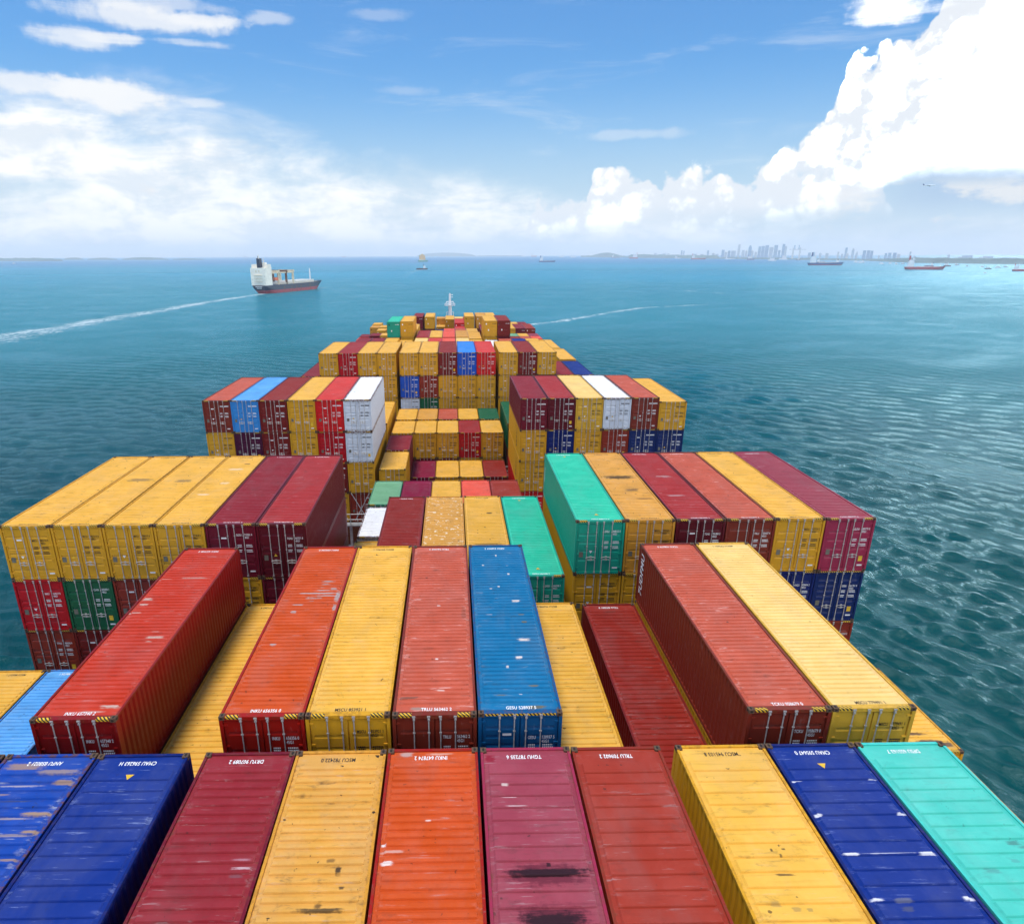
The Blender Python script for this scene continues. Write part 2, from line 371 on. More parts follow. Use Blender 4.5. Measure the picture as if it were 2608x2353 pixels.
def m_side(L, H, sx):
    b = MB(); ys, ds = [.13], [0.0]; p = .278; n = int((L-.40)/p); y = .20
    for k in range(n):
        ys += [y, y+.068, y+.068+.072, y+.068*2+.072]; ds += [0, 1, 1, 0]; y += p
    ys.append(L-.13); ds.append(0)
    zs = [.14, H-.08]
    b.grid([[(sx*(WALLX-.040*d), yy, z) for z in zs] for yy, d in zip(ys, ds)])
    return b.mesh('side_wall')
def m_end(L, H):
    b = MB(); xs, ds = [-1.13], [0]; x = -1.08
    for k in range(8):
        xs += [x, x+.07, x+.14, x+.21]; ds += [0, 1, 1, 0]; x += .27
    xs.append(1.13); ds.append(0)
    b.grid([[(x, L-.03-.04*d, z) for z in (.14, H-.09)] for x, d in zip(xs, ds)])
    return b.mesh('end_wall')
def m_door(H, sx, style):
    b = MB(); t, z0 = H-.165, .175
    x0, x1 = sorted((sx*.022, sx*(HW-.125)))
    gz = {'A': (.77, .60, .42, .24), 'B': (.83, .585, .475, .365, .13), 'C': (.86, .74, .62, .50, .38, .26, .13)}[style]
    prof = [(z0, 0)]
    for f in sorted(gz):
        z = z0+(t-z0)*f; prof += [(z-.075, 0), (z+.028, 1), (z+.050, 1), (z+.058, 0)]     # sloped lip below, sharp edge above
    prof.append((t, 0))
    xs = [x0, x0+.085, x0+.11, x1-.11, x1-.085, x1]; xk = [0, 0, 1, 1, 0, 0]
    b.grid([[(x, .036+.038*k*d, z) for x, k in zip(xs, xk)] for z, d in prof])
    b.grid([[(x0, .036, z0), (x0, .036, t)], [(x0, .074, z0), (x0, .074, t)]]); b.grid([[(x1, .036, z0), (x1, .036, t)], [(x1, .074, z0), (x1, .074, t)]])
    b.grid([[(x0, .036, t), (x1, .036, t)], [(x0, .074, t), (x1, .074, t)]])
    hx = sx*(HW-.118)
    for k in range(4):                                            # hinges
        z = z0+(t-z0)*(.06+.293*k); b.box(*sorted((hx-sx*.10, hx+sx*.035)), .010, .038, z, z+.055)
    return b.mesh('door')
def m_bar(H, hs, hz):
    b = MB(); b.tube((0, 0, .05), (0, 0, H-.045), .018, 8)
    for z, s in ((.05, 1), (H-.085, 1)):
        b.box(-.045, .045, -.028, .022, z, z+.05); b.box(-.028, .034, -.035, .03, z+(.07 if z < 1 else -.09), z+(.11 if z < 1 else -.03))
    for z in (H*.30, H*.52, H*.78): b.box(-.034, .034, -.022, .018, z, z+.035)
    b.tube((0, -.012, hz), (hs*.40, -.022, hz+.012), .011, 6); b.box(*sorted((hs*.16, hs*.25)), -.03, .01, hz-.035, hz+.05)
    return b.mesh('locking_bar')
def m_cast():
    b = MB(); a, d, h = .178, .162, .118
    b.box(-d/2, d/2, -a/2, a/2, 0, h); b.m = 1
    def oval(c, ux, uy, rx, ry):
        pts = []
        for k in range(12):
            t = 2*math.pi*k/12; pts.append(tuple(c[i]+ux[i]*rx*math.cos(t)+uy[i]*ry*math.sin(t) for i in range(3)))
        b.face(*pts)
    oval((0, 0, h+.003), (1, 0, 0), (0, 1, 0), .033, .058)
    oval((0, -a/2-.003, .06), (1, 0, 0), (0, 0, 1), .044, .028)
    for s in (-1, 1): oval((s*(d/2+.003), 0, .06), (0, s, 0), (0, 0, 1), .044, .028)
    me = b.mesh('corner_casting'); me.materials.append(M_CAST); me.materials.append(M_HOLE); return me
CASTME = m_cast()
def m_haz(H, full, s=1):
    b = MB(); x0, x1 = (-1.03, 1.03) if full else sorted((s*.66, s*1.03))
    rows = [[(x, .0085, H-.085) for x in (x0, x1)], [(x, .0085, H-.006) for x in (x0, x1)]]
    if not full: rows.append([(x, .120, H-.006) for x in (x0, x1)])
    b.grid(rows); me = b.mesh('hazard_stripe'); me.materials.append(M_HAZ); return me
def m_tri(s, down=False):
    b = MB(); k = -1 if down else 1; b.face((-s, 0, -s*.8*k), (s, 0, -s*.8*k), (0, 0, s*.9*k)); return b.mesh('warning_sticker')
def m_quad(a, h):
    b = MB(); b.face((-a, 0, -h), (a, 0, -h), (a, 0, h), (-a, 0, h)); return b.mesh('label_plate')
def m_lines(n, seed):
    """two columns of small stencilled data, too small to read"""
    r = random.Random(seed); b = MB()
    for k in range(n):
        z = -k*.085 - (.10 if k >= n/2 else 0)
        for x0, nb in ((0, 4), (.42, 6)):
            x = x0
            for q in range(nb):
                ww = r.uniform(.025, .055); b.face((x, 0, z), (x+ww, 0, z), (x+ww, 0, z+.05), (x, 0, z+.05)); x += ww+.014
    return b.mesh('data_marking')
def slot(me, n=1):
    me.materials.clear()
    for _ in range(n): me.materials.append(M_DARK)
    return me
TRI, TRID, PLATE, WPLATE, LINES = slot(m_tri(.085)), slot(m_tri(.085, True)), slot(m_quad(.10, .14)), slot(m_quad(.13, .04)), slot(m_lines(4, 1))
def m_roof_tri():
    b = MB(); b.face((-.11, 0, 0), (.11, 0, 0), (0, .19, 0)); return slot(b.mesh('warning_sticker'))
RTRI = m_roof_tri()
def m_dash(n):
    b = MB(); x = 0
    for k in range(n):
        wd = .05; b.face((x, 0, 0), (x+wd, 0, 0), (x+wd, 0, .10), (x, 0, .10)); x += .068+(.07 if k == 3 else 0)
    return slot(b.mesh('number_marking'))
DASH = m_dash(10)
KIT = {}
ROOFT = {'dense': (.232, .46, .046), 'wide': (.392, .80, .040), 'mid': (.285, .50, .046)}
def kit(L, H):
    k = (L, H)
    if k not in KIT:
        d = dict(frame=slot(m_frame(L, H), 3), sl=slot(m_side(L, H, -1)), sr=slot(m_side(L, H, 1)), end=slot(m_end(L, H)),
                 haz=m_haz(H, False, -1), haz2=m_haz(H, False, 1), hazf=m_haz(H, True))
        for t, a in ROOFT.items(): d['roof_'+t] = slot(m_roof(L, H, *a))
        for s in 'ABC': d['dl_'+s], d['dr_'+s] = slot(m_door(H, -1, s)), slot(m_door(H, 1, s))
        d['bar0'], d['bar1'] = slot(m_bar(H, 1, .93)), slot(m_bar(H, -1, .80))
        KIT[k] = d
    return KIT[k]

# ------------------------------------------------------------------ stowage plan
SP, GAP = 2.49518, .37174
def colx(c):
    g_, i = c[0], int(c[1:]); base = {'M': -2.5*SP, 'L': -8.5*SP-GAP, 'R': 2.5*SP+GAP}[g_]
    return base+(i+.5)*SP
ORD = ['first', 'second', 'third', 'fourth', 'fifth', 'sixth']
BLOCK = {'L': 'left', 'M': 'middle', 'R': 'right'}
NAMES = dict(oxblood='oxblood red', yellow='mustard yellow', tan='dirty tan yellow', pale='pale yellow', red='bright red', crimson='crimson red', maroon='dark maroon', darkred='dark red', brick='brick red', orange='bright orange', pink='dusty pink',
             blue='deep blue', blueworn='scraped blue', navy='navy blue', steel='steel blue', sky='bright blue', lightblue='light blue', turq='turquoise green', aqua='light turquoise', green='dark green', salmon='faded salmon red', white='white', purple='dark purple', magenta='deep magenta', scarlet='scarlet red', coral='coral red', mint='faded mint green')
ROWS = {}
used = {}
BOTTOM = {}
def container(bay, c, key, y, zt, row, L=12.192, H=2.896, lod=0, style='A', roof='mid', num=None, text=None, why='', tier='', stains=(), full=False, extra=(), speck=False):
    """one shipping container: Empty at its base, parts as children. lod 0 near, 1 middle, 2 far"""
    d = kit(L, H); dark = key not in ('yellow', 'tan', 'pale', 'white')
    jr = random.Random(len(used)*7+1)
    t = empty('shipping_container', (colx(c)+jr.uniform(-.012, .012), y+jr.uniform(-.025, .025), zt-H), jr.uniform(-.0012, .0012))
    place = f"{ORD[int(c[1:])]} of {row}'s {BLOCK[c[0]]} block" + (f", {tier}" if tier else '')
    lab = f"{NAMES[key]} container{' '+why if why else ''}, {place}"
    assert 4 <= len(lab.split()) <= 16, (len(lab.split()), lab)
    assert lab not in used, lab
    used[lab] = 1
    tag(t, lab, 'container', 'containers stacked on the deck')
    kc = (c, round(y)); BOTTOM[kc] = min(BOTTOM.get(kc, (99,))[0], zt-H), y, L
    nm = f"_{len(used)}" if stains or speck else ''
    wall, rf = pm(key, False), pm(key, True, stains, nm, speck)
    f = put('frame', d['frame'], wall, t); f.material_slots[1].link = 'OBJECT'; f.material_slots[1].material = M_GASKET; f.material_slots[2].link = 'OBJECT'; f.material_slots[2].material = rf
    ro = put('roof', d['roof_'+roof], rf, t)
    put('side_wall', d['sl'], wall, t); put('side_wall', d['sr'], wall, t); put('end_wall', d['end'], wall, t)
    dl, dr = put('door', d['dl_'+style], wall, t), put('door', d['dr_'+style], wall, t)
    ink = M_WHITE if dark else M_BLACK
    if lod < 2:
        for dd, xs in ((dl, (-.60, -.17)), (dr, (.17, .60))):
            for i, x in enumerate(xs): put('locking_bar', d['bar%d' % i], M_BAR, dd, (x, .008, 0))
        tops = [(sx*(HW-.081), yy, H-.118+.004) for sx in (-1, 1) for yy in (.089, L-.089)]
        for p_ in tops: put('corner_casting', CASTME, None, t, p_)
        for sx in (-1, 1): put('corner_casting', CASTME, None, t, (sx*(HW-.081), .089, 0.0))
        put('hazard_stripe', d['hazf' if full else 'haz'], None, t)
        if not full: put('hazard_stripe', d['haz2'], None, t)
        T = H-.165
        if num:
            n4, n6 = num.split(' ', 1)
            zz = {'A': 2.30, 'B': 2.10, 'C': 2.02}[style]*H/2.896
            put('number_marking', text_mesh(n4, .155, .62, 'LEFT'), ink, dr, (.235, .030, zz), UPR)
            put('number_marking', text_mesh(n6+'\n45G1', .155, .62, 'LEFT'), ink, dr, (.645, .030, zz-.065), UPR)
            for yy, rz in ((.33, 0), (L-.33, math.pi)):
                put('number_marking', text_mesh(num, .20, .66), ink, ro, (.05 if rz == 0 else -.05, yy, H-.049), (0, 0, rz))
        else:
            put('number_marking', DASH, ink, dr, (.32, .030, H*.80), (0, 0, 0))
        put('data_plate', PLATE, M_PLATE, dl, (-.88, .029, H*.37))
        put('data_marking', LINES, ink, dr, (.25, .029, H*.60))
        put('label_plate', WPLATE, M_WHITE, dr, (.86, .029, H*.115))
        k = len(used) % 4
        if k == 0: put('warning_sticker', TRI, M_SIGNY, dl, (-.40, .029, H*.42))
        elif k in (1, 3): put('warning_sticker', TRID, M_WHITE, dl, (-.40, .029, H*.42))
        else: put('label_plate', PLATE, M_SIGNY, dr, (.84, .029, H*.24))
        if k == 3: put('label_plate', WPLATE, M_WHITE, dl, (-.38, .029, H*.74))
    else:
        put('number_marking', DASH, ink, dr, (.32, .030, H*.80)); put('data_plate', PLATE, M_WHITE if len(used) % 2 else M_BLACK, dl, (-.80, .029, H*.80)); put('label_plate', PLATE, M_WHITE, dl, (-.38, .029, H*.42))
    for e in extra: e(t, ro, H, L)
    return t

def roof_triangle(t, ro, H, L):
    for yy, rz in ((.80, 0), (L-.80, math.pi)): put('warning_sticker', RTRI, M_SIGNY, ro, (-.05, yy, H-.006), (0, 0, rz))
def side_letters(s, size, yy, zz, upward=True, mat=None, wx=.8):
    def f(t, ro, H, L):
        x, y = ((0, 0, 1), (0, 1, 0)) if upward else ((0, -1, 0), (0, 0, 1))
        z = Vector(x).cross(Vector(y)); mt = Matrix((x, y, z)).transposed()
        put('lettering', text_mesh(s, size, wx, 'CENTER'), mat or M_WHITE, t, (-WALLX-.006, yy, zz), mt.to_euler())
    return f

B1, B2, B3, B3b, B4, B4b, B5 = -12.892, .407, 15.223, 28.80, 44.17, 57.95, 73.247
B6, B6b, B7, B7b, B8, B8b = 102.3, 115.9, 131.3, 144.9, 160.3, 173.9
HC, ST, L20 = 2.896, 2.591, 6.058
BURN = (.022, .006, .010); GREYP = (.36, .33, .32); TANP = (.52, .42, .36); BLK = (.02, .016, .014)
# nearest row
r = 'nearest row'
container(B1, 'L3', 'blue', B1, 0, r, roof='mid', num='CMAU 418820 3')
container(B1, 'L4', 'blueworn', B1, 0, r, roof='mid', num='ANFU 858021 2', why='with rusty scrapes', stains=((.80, 10.05, .42, .07, (.34, .22, .13), .9), (.95, 9.50, .30, .06, (.34, .22, .13), .9), (.2, 9.95, .5, .04, (.45, .36, .30), .6), (.3, 9.42, .7, .03, (.45, .36, .30), .6), (.55, 11.5, .6, .10, (.30, .22, .18), .75), (-.5, 11.75, .55, .16, (.34, .22, .13), .75), (.85, 11.1, .3, .10, (.34, .22, .13), .8), (-.2, 11.0, .6, .05, (.42, .36, .36), .7), (.0, 10.5, .5, .05, (.05, .05, .08), .6), (.9, 8.7, .25, .05, (.34, .22, .13), .7), (-.6, 10.7, .35, .05, (.34, .22, .13), .6)))
container(B1, 'L5', 'blue', B1, 0, r, roof='wide', num='CMAU 596263 H', why='with roof triangle', extra=[roof_triangle])
container(B1, 'M0', 'crimson' if False else 'maroon', B1, 0, r, roof='mid', num='DRYU 907089 2', why='with pale scuffs', stains=((.74, 8.64, .26, .035, (.42, .2, .24), .7), (.82, 8.42, .24, .045, (.5, .34, .36), .85), (.72, 8.24, .18, .05, (.2, .09, .11), .6)))
container(B1, 'M1', 'tan', B1, 0, r, roof='dense', num='MSCU 782422 0', why='with black spots', stains=((.49, 8.32, .07, .12, BLK, .9), (.63, 7.85, .07, .05, BLK, .8), (.28, 8.58, .10, .08, BLK, .6), (.30, 7.33, .55, .05, (.07, .045, .02), .9), (.20, 7.44, .10, .09, BLK, .7)))
container(B1, 'M2', 'orange', B1, 0, r, roof='dense', num='INKU 647874 2', why='with white chips', stains=((-.95, 8.45, .15, .06, (.75, .7, .68), .9), (-.85, 8.75, .3, .04, (.6, .4, .34), .6), (-1.06, 8.95, .07, .04, (.75, .7, .68), .9), (-.05, 9.65, .09, .025, (.75, .6, .55), .8), (-.71, 12.0, .22, .10, (.45, .33, .30), .8), (.2, 12.0, .4, .04, (.7, .5, .4), .5)))
container(B1, 'M3', 'pink', B1, 0, r, roof='wide', num='TGHU 787235 6', why='with burn marks', stains=((.10, 8.10, .88, .33, (.09, .010, .022), .75), (.05, 7.02, .85, .36, (.09, .010, .022), .75), (.14, 8.14, 1.02, .12, BURN, .96), (.06, 6.98, .80, .22, BURN, .96), (.16, 8.34, .06, .06, BURN, .9), (-.96, 11.8, .16, .16, (.24, .01, .025), .9), (-.64, 10.8, .10, .06, (.7, .6, .56), .8), (-.58, 10.37, .2, .02, (.7, .55, .55), .7), (-.4, 10.08, .25, .025, (.7, .55, .55), .5)))
container(B1, 'M4', 'brick', B1, 0, r, roof='wide', num='TRLU 709602 2')
container(B1, 'R0', 'yellow', B1, 0, r, roof='wide', num='MSCU 945103 8', why='with scattered specks', stains=((-.1, 7.98, .26, .04, (.10, .06, .02), .85), (-.60, 7.28, .12, .09, (.30, .2, .07), .6), (-.23, 7.14, .10, .06, (.30, .2, .07), .6), (.04, 7.12, .07, .05, (.28, .2, .07), .6), (-.1, 8.64, .04, .05, BLK, .8), (.18, 8.66, .05, .03, BLK, .8), (.05, 8.5, .03, .04, BLK, .7)))
container(B1, 'R1', 'blue', B1, 0, r, roof='wide', num='CMAU 595647 0', why='with white scrapes', extra=[roof_triangle], stains=((-1.0, 10.78, .13, .03, (.7, .7, .74), .85), (1.0, 10.8, .12, .025, (.7, .7, .74), .7), (-1.0, 9.64, .12, .05, (.7, .7, .74), .9), (1.02, 9.65, .11, .04, (.7, .7, .74), .8), (-.85, 8.5, .2, .03, (.7, .7, .74), .9), (.9, 8.49, .22, .04, (.7, .7, .74), .9), (0, 8.5, .7, .015, (.7, .7, .74), .5), (-.95, 7.34, .16, .04, (.7, .7, .74), .9), (1.02, 7.34, .15, .05, (.7, .7, .74), .9), (-.38, 7.32, .2, .05, (.12, .13, .2), .8), (-.43, 7.10, .16, .06, (.06, .07, .14), .8)))
container(B1, 'R2', 'aqua', B1, 0, r, roof='wide', num='DFSU 655163 7', stains=((.52, 8.72, .16, .07, (.05, .16, .15), .7), (.75, 8.6, .2, .05, (.05, .16, .15), .6), (-.5, 8.0, .18, .08, (.07, .25, .24), .6), (.2, 8.24, .12, .06, (.07, .25, .24), .5)))
# second row
r = 'second row'
container(B2, 'L0', 'yellow', B2, -6.05, r, roof='mid', num='MSCU 803317 1', why='low at the edge')
container(B2, 'L1', 'lightblue', B2, -6.05, r, roof='dense', num='CLHU 486726 1', why='low and peeling')
container(B2, 'L4', 'red', B2, .27, r, style='B', roof='dense', num='INKU 657340 2', why='standing alone and high', stains=((-.91, 7.32, .22, .07, TANP, .8), (-.84, 6.88, .18, .05, TANP, .8), (-.93, 6.25, .25, .05, TANP, .75), (.50, 4.5, .34, .05, TANP, .85), (.40, 4.25, .14, .05, TANP, .8), (.40, 4.89, .16, .05, TANP, .7), (.8, .62, .3, .06, TANP, .8), (.3, .42, .45, .05, TANP, .5), (.28, 9.15, .55, .03, TANP, .6), (-.9, 9.03, .3, .03, TANP, .5)))
container(B2, 'L5', 'yellow', B2, -2.60, r, roof='mid', num='MSCU 771265 4', why='sunk one tier')
container(B2, 'M0', 'orange', B2, .27, r, style='B', roof='dense', num='INKU 656356 0', why='with grey scrapes', stains=((.25, 7.64, .85, .085, GREYP, .95), (.55, 7.45, .45, .085, GREYP, .95), (.38, 7.9, .30, .085, GREYP, .95), (.35, 8.15, .16, .07, GREYP, .95), (.42, 8.4, .20, .085, GREYP, .95), (.48, 8.65, .28, .085, GREYP, .95), (.12, 7.24, .34, .085, GREYP, .95), (.10, 7.0, .12, .06, GREYP, .9), (1.03, 7.4, .10, .5, GREYP, .85), (1.05, 6.5, .06, .25, GREYP, .8), (-.34, 6.71, .22, .085, GREYP, .85), (-.41, 6.18, .10, .07, GREYP, .8), (-.61, 3.9, .12, .085, GREYP, .8), (.8, 8.0, .12, .085, GREYP, .8)))
container(B2, 'M1', 'yellow', B2, .27, r, style='A', roof='dense', num='MSCU 853921 1', why='with brown smears')
container(B2, 'M2', 'salmon', B2, .27, r, style='B', roof='dense', num='TRLU 563462 2', why='with flaking corners', stains=((.09, 11.6, .14, .05, (.12, .07, .05), .8), (.02, 6.58, .07, .03, (.75, .7, .68), .8), (.3, 5.4, .3, .03, (.7, .55, .5), .6), (.01, 2.93, .06, .04, (.75, .7, .68), .8), (.16, 1.25, .14, .03, (.7, .6, .55), .8), (-.75, .85, .34, .05, (.13, .07, .05), .75), (-.5, .36, .22, .08, (.3, .22, .18), .8), (.9, .95, .2, .05, (.13, .07, .05), .7), (.95, 6.0, .1, .5, (.16, .07, .05), .4)))
container(B2, 'M3', 'steel', B2, .27, r, style='C', roof='dense', num='GESU 528937 5', full=True, why='with pale flecks', stains=((.5, 4.05, .26, .06, (.7, .6, .55), .95), (.42, 4.22, .12, .04, (.7, .6, .55), .9), (.23, 2.95, .12, .06, (.7, .6, .55), .95), (-.19, 2.43, .06, .05, (.7, .6, .55), .9), (.09, .95, .06, .05, (.7, .6, .55), .9), (.45, 6.85, .18, .05, (.7, .6, .55), .9), (-.04, 11.05, .05, .06, (.7, .6, .55), .9), (-.11, 8.05, .06, .05, (.7, .6, .55), .9), (-.43, 7.89, .06, .05, (.7, .6, .55), .9), (-.64, 10.07, .06, .04, (.7, .6, .55), .9), (.37, 9.19, .06, .05, (.7, .6, .55), .9), (-.62, 5.8, .14, .03, (.7, .6, .55), .7), (.37, 10.0, .06, .05, (.7, .6, .55), .8), (.57, 5.76, .14, .04, (.16, .12, .04), .9), (.63, 5.25, .12, .04, (.16, .12, .04), .9), (.85, 6.1, .2, .03, (.16, .12, .04), .7), (.53, 1.35, .16, .06, (.16, .12, .04), .8), (.5, .35, .3, .10, (.16, .12, .04), .8), (-.5, .9, .2, .05, (.16, .12, .04), .6)))
container(B2, 'M4', 'yellow', B2, -2.70, r, roof='mid', num='MSCU 756098 3', why='sunk one tier')
container(B2, 'R0', 'darkred', B2, -2.79, r, roof='mid', num='TCLU 872001 0', why='sunk one tier', tier='')
container(B2, 'R1', 'salmon', B2, .27, r, style='B', roof='dense', num='TCKU 958679 0', why='with white side lettering', tier='top tier', extra=[side_letters('7UDFMU', .62, 11.55, 1.60, True)])
container(B2, 'R1', 'yellow', B2, -2.64, r, num='MSCU 706112 5', tier='second tier')
container(B2, 'R2', 'pale', B2, .27, r, style='A', roof='dense', num='MSCU 779491 1')
container(B2, 'R5', 'tan', B2, -7.05, r, L=L20, why='short and low', tier='near half')
container(B2, 'R5', 'yellow', B2+L20+.076, -6.58, r, L=L20, why='short with dark patches', tier='far half', stains=((.2, .6, .6, .2, (.09, .06, .05), .95), (-.2, 1.15, .6, .12, (.09, .06, .05), .9), (.9, .5, .25, .2, (.09, .06, .05), .9)))
# third row
r = 'third row'
Z3 = .36
for i, (k, n, st) in enumerate((('yellow', 'MSCU 805754 4', 'B'), ('yellow', 'MSCU 863213 8', 'A'), ('yellow', 'MSCU 788533 8', 'A'), ('yellow', 'MSCU 751818 5', 'A'), ('maroon', 'GLDU 715551 4', 'A'), ('oxblood', 'TGHU 867371 8', 'B'))):
    container(B3, 'L%d' % i, k, B3, Z3, r, style=st, roof='dense', num=n, tier='top tier', why={0: 'with a rusty rim', 1: 'with brown smudges', 3: 'with pale flecks'}.get(i, ''),
              stains={1: ((.1, 7.2, .7, .3, (.20, .13, .06), .7),), 2: ((.2, 7.0, .5, .25, (.18, .12, .06), .7),), 3: ((.1, 9.2, .5, .2, (.75, .6, .4), .8), (.3, 6.5, .3, .15, (.75, .6, .4), .8), (-.3, 4.5, .4, .12, (.75, .6, .4), .8), (.5, 10.3, .2, .1, (.1, .06, .03), .8))}.get(i, ()))
for i, k, n, st in ((0, 'crimson', 'INKU 624217 8', 'B'), (1, 'green', 'CLHU 805003 1', 'A'), (2, 'brick', 'TTNU 921140 2', 'B'), (4, 'yellow', 'MSCU 718847 1', 'A'), (5, 'maroon', 'TGHU 330918 5', 'B')):
    container(B3, 'L%d' % i, k, B3, Z3-2.9, r, style=st, num=n, tier='second tier')
for i, k, n, st in ((0, 'brick', 'TTNU 984636 4', 'B'), (1, 'darkred', 'INKU 604410 9', 'B')):
    container(B3, 'L%d' % i, k, B3, Z3-5.8, r, style=st, num=n, tier='third tier')
container(B3, 'M0', 'yellow', B3, -5.80, r, num='MSCU 745520 2', tier='third tier')
container(B3, 'M1', 'darkred', B3, -2.58, r, roof='dense', num='INKU 660023 1', tier='second tier')
container(B3, 'M2', 'pale' if False else 'tan', B3, -2.58, r, roof='mid', num='MSCU 712309 6', why='speckled with white', tier='second tier', speck=True)
container(B3, 'M3', 'yellow', B3, -2.58, r, roof='dense', num='MSCU 730418 7', tier='second tier', stains=((.1, 4.0, .9, .25, (.16, .11, .03), .7), (.35, 9.0, .2, .12, BLK, .8)))
container(B3, 'M4', 'turq', B3, -2.62, r, roof='dense', num='DFSU 646208 3', tier='second tier', extra=[roof_triangle])
for i, (k, n, st, w_) in enumerate((('turq', 'DFSU 848153 0', 'A', 'with white side lettering'), ('tan', 'MSCU 830364 2', 'A', 'with a burnt patch'), ('oxblood', 'TGHU 781800 3', 'B', 'with grey rubs'), ('salmon', 'TRLU 704437 4', 'B', ''), ('yellow', 'MEDU 837729 2', 'A', ''), ('pink', 'GLDU 880775 0', 'A', ''))):
    container(B3, 'R%d' % i, k, B3, Z3, r, style=st, roof='dense', num=n, tier='top tier', why=w_,
              extra=[roof_triangle, side_letters('UNIFLORIDA'[:0]+'IIIIIIIIIIII', .30, 11.75, 1.55, True, wx=1.0)] if i == 0 else (),
              stains={1: ((-.1, 6.9, .95, .35, (.07, .045, .02), .9), (.2, 4.6, .4, .25, (.18, .10, .04), .8), (.5, 3.2, .5, .1, (.20, .10, .04), .7)), 2: ((.1, 7.0, .5, .14, (.42, .3, .3), .8), (-.2, 3.6, .5, .12, (.42, .3, .3), .7)), 4: ((-.1, 7.2, .9, .05, (.12, .08, .03), .8),)}.get(i, ()))
for i, k, n, st in ((0, 'yellow', 'MEDU 887993 3', 'A'), (1, 'yellow', 'MSCU 790071 2', 'A'), (4, 'blue', 'ANZU 839494 3', 'B'), (5, 'navy', 'GESU 661761 0', 'C')):
    container(B3, 'R%d' % i, k, B3, Z3-2.9, r, style=st, num=n, tier='second tier', full=(i == 5))
container(B3, 'R0', 'yellow', B3, Z3-5.8, r, num='MEDU 840112 6', tier='third tier')
container(B3, 'R5', 'brick', B3, Z3-5.8, r, style='B', num='TTNU 954328 3', tier='third tier')
# the sunken short containers behind the third row
r = 'sunken third bay'
container(B3b, 'M0', 'white', B3b-.45, -5.90, r, L=L20, roof='mid', lod=1, why='with rusty rims', tier='near half')
for i, k in enumerate(('mint', 'magenta', 'yellow', 'coral', 'brick')):
    container(B3b, 'M%d' % i, k, B3b+6.13, -5.90, r, L=L20, lod=1, tier='far half')
# fourth row
r = 'fourth row'
Z4 = .62
for i, (k, st) in enumerate((('salmon', 'B'), ('lightblue', 'A'), ('darkred', 'B'), ('yellow', 'A'), ('scarlet', 'B'), ('white', 'B'))):
    container(B4, 'L%d' % i, k, B4, Z4, r, style=st, lod=1, tier='top tier', why={1: 'with a rusty roof', 5: 'streaked with rust'}.get(i, ''))
for i, (k, st) in enumerate((('yellow', 'A'), ('purple', 'A'), ('darkred', 'B'), ('yellow', 'A'), ('crimson', 'B'), ('white', 'B'))):
    container(B4, 'L%d' % i, k, B4, Z4-2.9, r, style=st, lod=1, tier='second tier', why={5: 'with rust holes'}.get(i, ''))
for i, k, st in ((4, 'darkred', 'B'), (5, 'yellow', 'A')):
    container(B4, 'L%d' % i, k, B4, Z4-5.8, r, style=st, lod=1, tier='third tier')
container(B4, 'L4', 'yellow', B4, Z4-8.7, r, lod=1, tier='fourth tier')
container(B4, 'L5', 'brick', B4, Z4-8.7, r, style='B', lod=1, tier='fourth tier')
container(B4, 'M0', 'yellow', B4, -5.85, r, L=L20, lod=1, tier='near half')
container(B4, 'M0', 'maroon', B4+6.13, -5.72, r, L=L20, lod=1, tier='far half')
for i, k in ((1, 'magenta'), (2, 'yellow'), (3, 'yellow'), (4, 'darkred')):
    container(B4, 'M%d' % i, k, B4+6.13, -8.62, r, L=L20, lod=1, tier='sunken far half')
for i, (k, st, dz_) in enumerate((('maroon', 'A', 0), ('oxblood', 'A', 0), ('pale', 'A', 0), ('white', 'A', 0), ('salmon', 'B', 0), ('yellow', 'A', -.37))):
    container(B4, 'R%d' % i, k, B4, Z4+dz_, r, style=st, lod=1, tier='top tier', H=HC if i < 5 else ST, why={3: 'spotted with rust'}.get(i, ''))
for i, (k, st) in enumerate((('yellow', 'A'), ('blue', 'A'), ('yellow', 'A'), ('brick', 'B'), ('navy', 'C'), ('navy', 'C'))):
    container(B4, 'R%d' % i, k, B4, Z4-2.9, r, style=st, lod=1, tier='second tier', extra=[side_letters('MSC', .75, 3.0, 1.5, True, M_BLACK, 1.2)] if i == 0 else ())
container(B4, 'R0', 'yellow', B4, Z4-5.8, r, lod=1, tier='third tier', extra=[side_letters('MSC', .75, 3.0, 1.5, True, M_BLACK, 1.2)])
container(B4, 'R0', 'scarlet', B4, Z4-8.7, r, lod=1, tier='fourth tier')
# short containers in the well between the fourth and fifth rows
r = 'well before fifth row'
for i, k in enumerate(('yellow', 'yellow', 'yellow', 'crimson', 'yellow')):
    container(B4b, 'M%d' % i, k, B4b, -5.92, r, L=L20, lod=1, style='AABAB'[i], tier='near half')
for i, k in ((0, 'darkred'), (1, 'maroon'), (2, 'maroon'), (3, 'yellow'), (4, 'yellow')):
    container(B4b, 'M%d' % i, k, B4b, -8.84, r, L=L20, lod=1, tier='near half below')
for i, k in enumerate(('yellow', 'tan', 'salmon', 'yellow', 'green')):
    container(B4b, 'M%d' % i, k, B4b+6.13, -5.80, r, L=L20, lod=1, tier='far half')
container(B4b, 'L5', 'yellow', B4b, -4.85, r, lod=1, why='beside the white stack')
container(B4b, 'R0', 'green', B4b, -4.95, r, lod=1, why='beside the yellow stack')
